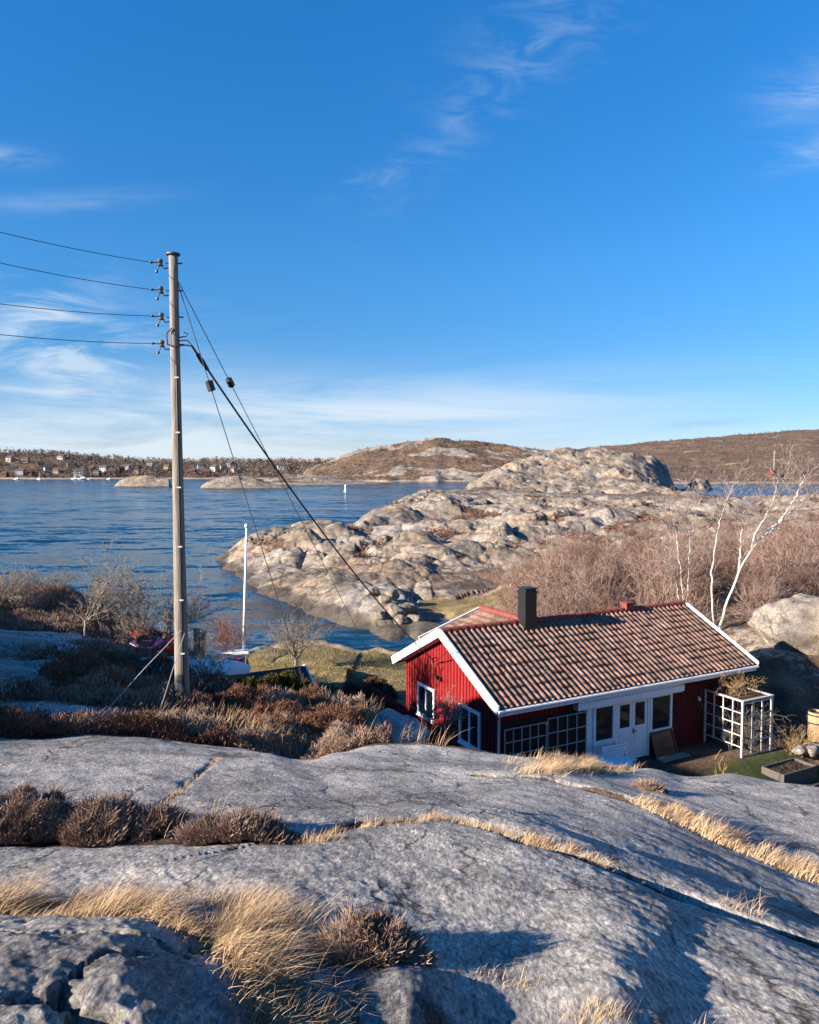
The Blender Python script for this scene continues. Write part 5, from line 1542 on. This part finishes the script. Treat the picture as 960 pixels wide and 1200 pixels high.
# ------------------------------------------------------------------ far wood and village
def soup(pts_, sizes, per, R, flat=1.0):
    """tree crowns far off: each a ragged cloud of small triangles"""
    n = len(pts_)
    c = np.repeat(pts_, per, 0); s_ = np.repeat(sizes, per)
    d = R.normal(0, 1, (n * per, 3)); d /= np.linalg.norm(d, axis=1, keepdims=True); d *= (R.random(n * per) ** .4)[:, None]
    c = c + d * s_[:, None] * np.array([.42, .42, .5]) + np.array([0, 0, 1]) * (s_ * .5)[:, None]
    v = np.stack([c + R.normal(0, 1, c.shape) * (s_ * .10)[:, None] for _ in range(3)], 1).reshape(-1, 3)
    f = np.arange(len(v)).reshape(-1, 3)
    base = np.repeat(np.clip(R.normal(.5, .25, n), 0, 1), per); rnd = np.repeat(np.clip(base + R.normal(0, .1, len(base)), 0, 1), 3)
    return v, f, rnd


R3 = np.random.default_rng(123)
SV, SF, SR = [], [], []; so_ = 0
for (pt, vg), cnt, hmin, hmax, zmin in ((isl_s, 4200, 2.5, 7, 1.2), (isl_r, 4200, 1.0, 3.0, 3), (isl_c, 2400, .8, 2.6, 3), (isl_d, 160, .8, 2.2, 2.5)):
    ok = np.where((vg > .35) & (pt[:, 2] > zmin))[0]
    if not len(ok): continue
    pick = R3.choice(ok, min(cnt, len(ok)), replace=False)
    v, f, c = soup(pt[pick] - np.array([0, 0, .3]), R3.uniform(hmin, hmax, len(pick)), 32, R3)
    SV.append(v); SF.append(f + so_); SR.append(c); so_ += len(v)
fw = mesh_obj('far_wood', np.concatenate(SV), np.concatenate(SF), M['far_tree'], attrs=[('rnd', 'POINT', np.concatenate(SR))])
tag(fw, 'leafless brown woods and scrub on the far shores', 'wood', kind='stuff')
# brush and dark scrub on the headland
hb, vsz = [], []
cand = np.where((zo[0][used] > .62) & (np.hypot(gx[used], gy[used]) > 84) & (np.hypot(gx[used], gy[used]) < 330) & (gzv[used] > 1.4))[0]
if len(cand):
    pick = R3.choice(cand, min(5000, len(cand)), replace=False)
    pp = np.stack([gx[used][pick], gy[used][pick], gzv[used][pick] - .15], 1)
    v, f, c = soup(pp, R3.uniform(.3, 1.1, len(pick)), 30, R3)
    o = mesh_obj('heath_scrub', v, f, M['twig_red'], attrs=[('rnd', 'POINT', c * .75)]); tag(o, 'low brown scrub in the hollows of the headland', 'scrub', kind='stuff')

HM = {}
def house_proto(key, wcol, rcol, w, d, h, rh):
    t_ = MB()
    t_.add([(-w / 2, -d / 2, -2), (w / 2, -d / 2, -2), (w / 2, d / 2, -2), (-w / 2, d / 2, -2), (-w / 2, -d / 2, h), (w / 2, -d / 2, h), (w / 2, d / 2, h), (-w / 2, d / 2, h), (-w / 2, 0, h + rh), (w / 2, 0, h + rh)],
           [(0, 1, 5, 4), (2, 3, 7, 6), (1, 2, 6, 9, 5), (3, 0, 4, 8, 7)])
    wm_ = simple('far_wall_' + key, wcol, .8, .2, .05, .3); rm_ = simple('far_roof_' + key, rcol, .8, .2, .1, .3)
    o = t_.build('far_house', wm_)
    t_ = MB()
    for s_ in (-1, 1):
        t_.add([(-w / 2 - .4, 0, h + rh + .1), (w / 2 + .4, 0, h + rh + .1), (w / 2 + .4, s_ * (d / 2 + .4), h - .1), (-w / 2 - .4, s_ * (d / 2 + .4), h - .1), (-w / 2 - .4, 0, h + rh + .35), (w / 2 + .4, 0, h + rh + .35), (w / 2 + .4, s_ * (d / 2 + .4), h + .15), (-w / 2 - .4, s_ * (d / 2 + .4), h + .15)],
               [(3, 2, 1, 0), (4, 5, 6, 7), (0, 4, 7, 3), (1, 2, 6, 5), (2, 3, 7, 6)])
    t_.build('roof', rm_, o)
    t_ = MB()
    for i in range(3):
        xx = -w / 2 + w * (i + .5) / 3
        t_.box(xx - .55, xx + .55, -d / 2 - .06, -d / 2 - .01, h * .38, h * .75)
    t_.build('window', M['glass'], o)
    return o


KINDS = {'white': ((.50, .49, .47), (.09, .08, .08)), 'red': ((.13, .035, .03), (.08, .065, .06)), 'pale': ((.34, .30, .24), (.13, .07, .055)), 'grey': ((.18, .18, .19), (.06, .06, .065))}
for kk, (a, b) in KINDS.items(): HM[kk] = [house_proto(kk, a, b, 9.5, 7, 4.6, 2.8), False]
far_lab = {'white': 'tiny white house among bare trees on the far shore', 'red': 'tiny dark red house among bare trees on the far shore', 'pale': 'tiny cream house with brown roof on the far shore', 'grey': 'tiny grey house among bare trees on the far shore'}
isl_tree = isl_s[0]


def far_z(pt, x, y):
    i = np.argmin((pt[:, 0] - x) ** 2 + (pt[:, 1] - y) ** 2); return float(pt[i, 2])


def far_house(kind, px, py, Y, sc=1.0, label=None, pt=None, group=True):
    q = P(px, py, Y); z_ = far_z(isl_tree if pt is None else pt, q[0], q[1])
    z_ = max(z_, min(q[2], z_ + 2.0))
    src, usedf = HM[kind]
    o = src if not usedf else copy_tree(src)
    HM[kind][1] = True
    o.location = (float(q[0]), float(q[1]), z_); o.scale = (sc, sc, sc); o.rotation_euler = (0, 0, random.uniform(-.7, .7))
    for k_ in ('label', 'group', 'category'):
        if k_ in o: del o[k_]
    tag(o, label or far_lab[kind], 'house', ('%s houses on the far shore' % kind) if group else None)
    return o


for kind, lst in {'white': [(24, 556, 860), (57, 555, 870), (83, 549, 900), (92, 556, 850), (122, 552, 880), (150, 551, 900), (235, 548, 905), (251, 551, 890), (262, 550, 900), (330, 550, 905), (12, 548, 920), (72, 546, 930), (176, 549, 920)],
                  'red': [(40, 556, 850), (132, 555, 862), (142, 552, 885), (226, 554, 870), (6, 556, 850), (243, 555, 862)],
                  'pale': [(66, 554, 868), (108, 551, 890), (160, 554, 870), (274, 552, 885), (196, 550, 905), (30, 549, 915)],
                  'grey': [(16, 552, 880), (48, 551, 895), (114, 556, 855), (270, 547, 925), (284, 551, 895), (186, 554, 880)]}.items():
    for (px, py, Y) in lst: far_house(kind, px, py, Y, random.uniform(.62, .9) * (1.15 if kind == 'white' else 1))
far_house('red', 905, 557, 590, .6, 'lone red boathouse on the far bank of the right hand channel', isl_r[0], group=False)
# landing stage and moored boats of the village
q = P(60, 561, 828)
t_ = MB(); t_.box(-34, 34, -1, 1, .7, 1.1)
for i in range(14): t_.box(-33 + i * 5, -32.5 + i * 5, -.9, -.5, -1.5, .69)
o = t_.build('landing_stage', M['wood']); o.location = (float(q[0]), float(q[1]), 0); tag(o, 'long timber landing stage in front of the far village', 'pier')
bp = None
for i, (px, s_, lab) in enumerate(((88, 1.1, None), (97, 1.5, None), (106, .9, None), (46, .9, None), (20, 1.0, None), (128, .8, None))):
    q = P(px, 561, 818)
    if bp is None:
        v, f = hull(7.5, 2.6, 1.2); m_ = MB(); m_.add([(a, b, c + .9) for a, b, c in v], f)
        bp = m_.build('moored_boat', M['white'], smooth=True)
        m_ = MB(); m_.box(-1.6, 1.4, -.8, .8, .9, 2.3); m_.build('cabin', M['white'], bp)
        m_ = MB(); m_.tube([(.3, 0, 2.3), (.3, 0, 9)], .09, 5); m_.build('mast', M['greywhite'], bp)
        o = bp
    else:
        o = copy_tree(bp)
    o.location = (float(q[0]), float(q[1]), 0); o.scale = (s_,) * 3; o.rotation_euler = (0, 0, random.uniform(-.4, .4))
    tag(o, 'small white boat moored before the far village', 'boat', 'boats moored before the far village')
q = P(907, 553, 600)
t_ = MB(); t_.tube([(0, 0, -2), (0, 0, 20)], [.2, .12], 6); t_.tube([(-1, 0, 18), (1, 0, 18)], .1, 5); o = t_.build('mast', M['greywhite']); o.location = (float(q[0]), float(q[1]), far_z(isl_r[0], q[0], q[1])); tag(o, 'thin pale mast on the far bank by the red boathouse', 'mast')

# ------------------------------------------------------------------ camera, sun, sky
cam = bpy.data.cameras.new('camera'); co = bpy.data.objects.new('camera', cam); COL.objects.link(co)
co.location = (0, 0, ZC); co.rotation_euler = (math.pi / 2 - TH, 0, 0)
cam.sensor_fit = 'HORIZONTAL'; cam.sensor_width = 36; cam.lens = FPX / 960 * 36
cam.clip_start = .05; cam.clip_end = 30000
SC.camera = co
sd = Vector((math.sin(SUN_AZ) * math.cos(SUN_EL), math.cos(SUN_AZ) * math.cos(SUN_EL), math.sin(SUN_EL)))
sl = bpy.data.lights.new('sun', 'SUN'); sl.energy = 5.0; sl.angle = math.radians(.5); sl.color = (1.0, .86, .70)
so = bpy.data.objects.new('sun', sl); COL.objects.link(so); so.rotation_euler = sd.to_track_quat('Z', 'Y').to_euler(); so.location = (-40, -20, 60)

wd = bpy.data.worlds.new('World'); SC.world = wd; wd.use_nodes = True
nt = wd.node_tree; nn = nt.nodes; ll = nt.links
bg = nn['Background']; bg.inputs['Strength'].default_value = .065
sky = nn.new('ShaderNodeTexSky'); sky.sky_type = 'NISHITA'; sky.sun_disc = False
sky.sun_elevation = SUN_EL; sky.sun_rotation = SUN_AZ % (2 * math.pi); sky.air_density = .8; sky.dust_density = 0.0; sky.ozone_density = 5.0
tc = nn.new('ShaderNodeTexCoord')


def wm(op, a, b=0.0, clamp=False):
    m = nn.new('ShaderNodeMath'); m.operation = op; m.use_clamp = clamp
    for i, v in enumerate((a, b)):
        if hasattr(v, 'is_linked'): ll.new(v, m.inputs[i])
        else: m.inputs[i].default_value = v
    return m.outputs[0]


sep = nn.new('ShaderNodeSeparateXYZ'); ll.new(tc.outputs['Generated'], sep.inputs[0])
yy = wm('MAXIMUM', sep.outputs[1], .08)
cu = wm('DIVIDE', sep.outputs[0], yy); cw = wm('DIVIDE', sep.outputs[2], yy)
cv = nn.new('ShaderNodeCombineXYZ'); ll.new(cu, cv.inputs[0]); ll.new(cw, cv.inputs[1])


def wnoise(scale, rot, loc, detail=7, rough=.6, nscale=1.0, dist=.6):
    mp = nn.new('ShaderNodeMapping'); ll.new(cv.outputs[0], mp.inputs[0])
    mp.inputs['Scale'].default_value = scale; mp.inputs['Rotation'].default_value = (0, 0, rot); mp.inputs['Location'].default_value = loc
    n = nn.new('ShaderNodeTexNoise'); ll.new(mp.outputs[0], n.inputs['Vector']); n.inputs['Scale'].default_value = nscale
    n.inputs['Detail'].default_value = detail; n.inputs['Roughness'].default_value = rough; n.inputs['Distortion'].default_value = dist
    return n.outputs['Fac']


def wramp(f, a, b, hi=1.0):
    m = nn.new('ShaderNodeMapRange'); m.interpolation_type = 'SMOOTHSTEP'
    ll.new(f, m.inputs[0]); m.inputs[1].default_value = a; m.inputs[2].default_value = b; m.inputs[3].default_value = 0; m.inputs[4].default_value = hi
    return m.outputs[0]


def blob(u0, w0, su, sw, rot=0.0):
    du = wm('SUBTRACT', cu, u0); dw = wm('SUBTRACT', cw, w0)
    c, s = math.cos(rot), math.sin(rot)
    a = wm('DIVIDE', wm('ADD', wm('MULTIPLY', du, c), wm('MULTIPLY', dw, s)), su)
    b = wm('DIVIDE', wm('SUBTRACT', wm('MULTIPLY', dw, c), wm('MULTIPLY', du, s)), sw)
    e = wm('ADD', wm('MULTIPLY', a, a), wm('MULTIPLY', b, b))
    return wm('POWER', 2.718, wm('MULTIPLY', e, -1.0))


wisp = wnoise((4.2, 19.0, 1), math.radians(-22), (0, 0, 0), 9, .66, dist=1.0)
band = wnoise((2.0, 15.0, 1), math.radians(-7), (1.7, .3, 0), 9, .62, dist=.8)
fine = wnoise((11.0, 30.0, 1), math.radians(-28), (3.1, .7, 0), 8, .66, dist=.8)
big = wnoise((1.6, 3.2, 1), math.radians(-15), (4.0, .2, 0), 5, .55)
m1 = wm('MULTIPLY', wm('ADD', blob(-.40, .045, .34, .055, .05), wm('MULTIPLY', blob(-.02, .055, .34, .045, .09), .75)), wramp(band, .28, .60, .95))
m2 = wm('MULTIPLY', wm('ADD', blob(-.47, .19, .07, .05, .35), wm('MULTIPLY', blob(-.42, .12, .16, .05, .25), .6)), wramp(wisp, .42, .66, .85))
trail = wm('ADD', wm('ADD', blob(-.035, .372, .055, .018, .35), wm('MULTIPLY', blob(.06, .43, .11, .030, .80), .75)), wm('MULTIPLY', blob(.19, .56, .13, .055, .5), .8))
m3 = wm('MULTIPLY', wm('MULTIPLY', trail, wramp(fine, .40, .70, .20)), wramp(big, .30, .5))
m4 = wm('MULTIPLY', wm('ADD', blob(.52, .48, .07, .035, .3), blob(.52, .405, .06, .018, .2)), wramp(wisp, .36, .64, .34))
m5 = wm('MULTIPLY', wm('ADD', blob(-.52, .395, .05, .012, .0), wm('MULTIPLY', blob(-.45, .34, .12, .012, .05), .5)), wramp(wisp, .35, .62, .35))
m6 = wm('MULTIPLY', blob(.38, .058, .05, .005, .06), wramp(fine, .35, .6, .35))
mm = m1
for q in (m2, m3, m4, m5): mm = wm('ADD', mm, q)
mm = wm('MULTIPLY', wm('MINIMUM', mm, .8), wramp(sep.outputs[1], .1, .25))
hs = nn.new('ShaderNodeHueSaturation'); hs.inputs['Saturation'].default_value = 1.18; hs.inputs['Hue'].default_value = .503; ll.new(sky.outputs[0], hs.inputs['Color'])
# clear dry winter air: the low sky is paler blue, not yellow
cr = nn.new('ShaderNodeValToRGB'); el = cr.color_ramp.elements
ll.new(sep.outputs[2], cr.inputs[0])
while len(el) < 5: el.new(.5)
for i, (p_, c_) in enumerate(((.0, (.84, .66, .74)), (.06, (.78, .73, .77)), (.14, (.84, .90, .86)), (.25, (.99, 1.15, 1.07)), (.5, (.88, 1.42, 1.37)))): el[i].position = p_; el[i].color = (*c_, 1)
mu = nn.new('ShaderNodeMix'); mu.data_type = 'RGBA'; mu.blend_type = 'MULTIPLY'; mu.inputs[0].default_value = 1
ll.new(hs.outputs[0], mu.inputs[6]); ll.new(cr.outputs[0], mu.inputs[7])
mx = nn.new('ShaderNodeMix'); mx.data_type = 'RGBA'
ll.new(mm, mx.inputs[0]); ll.new(mu.outputs[2], mx.inputs[6]); mx.inputs[7].default_value = (4.3, 4.9, 5.4, 1)
md = nn.new('ShaderNodeMix'); md.data_type = 'RGBA'
ll.new(m6, md.inputs[0]); ll.new(mx.outputs[2], md.inputs[6]); md.inputs[7].default_value = (1.6, 2.3, 3.3, 1)
ll.new(md.outputs[2], bg.inputs[0])

SC.view_settings.view_transform = 'Standard'; SC.view_settings.look = 'None'
SC.view_settings.gamma = 1; SC.view_settings.exposure = 1.5; SC.view_settings.use_curve_mapping = False
SC.render.engine = 'CYCLES'
SC.cycles.max_bounces = 5; SC.cycles.diffuse_bounces = 2; SC.cycles.glossy_bounces = 2; SC.cycles.transparent_max_bounces = 4
SC.cycles.use_denoising = True
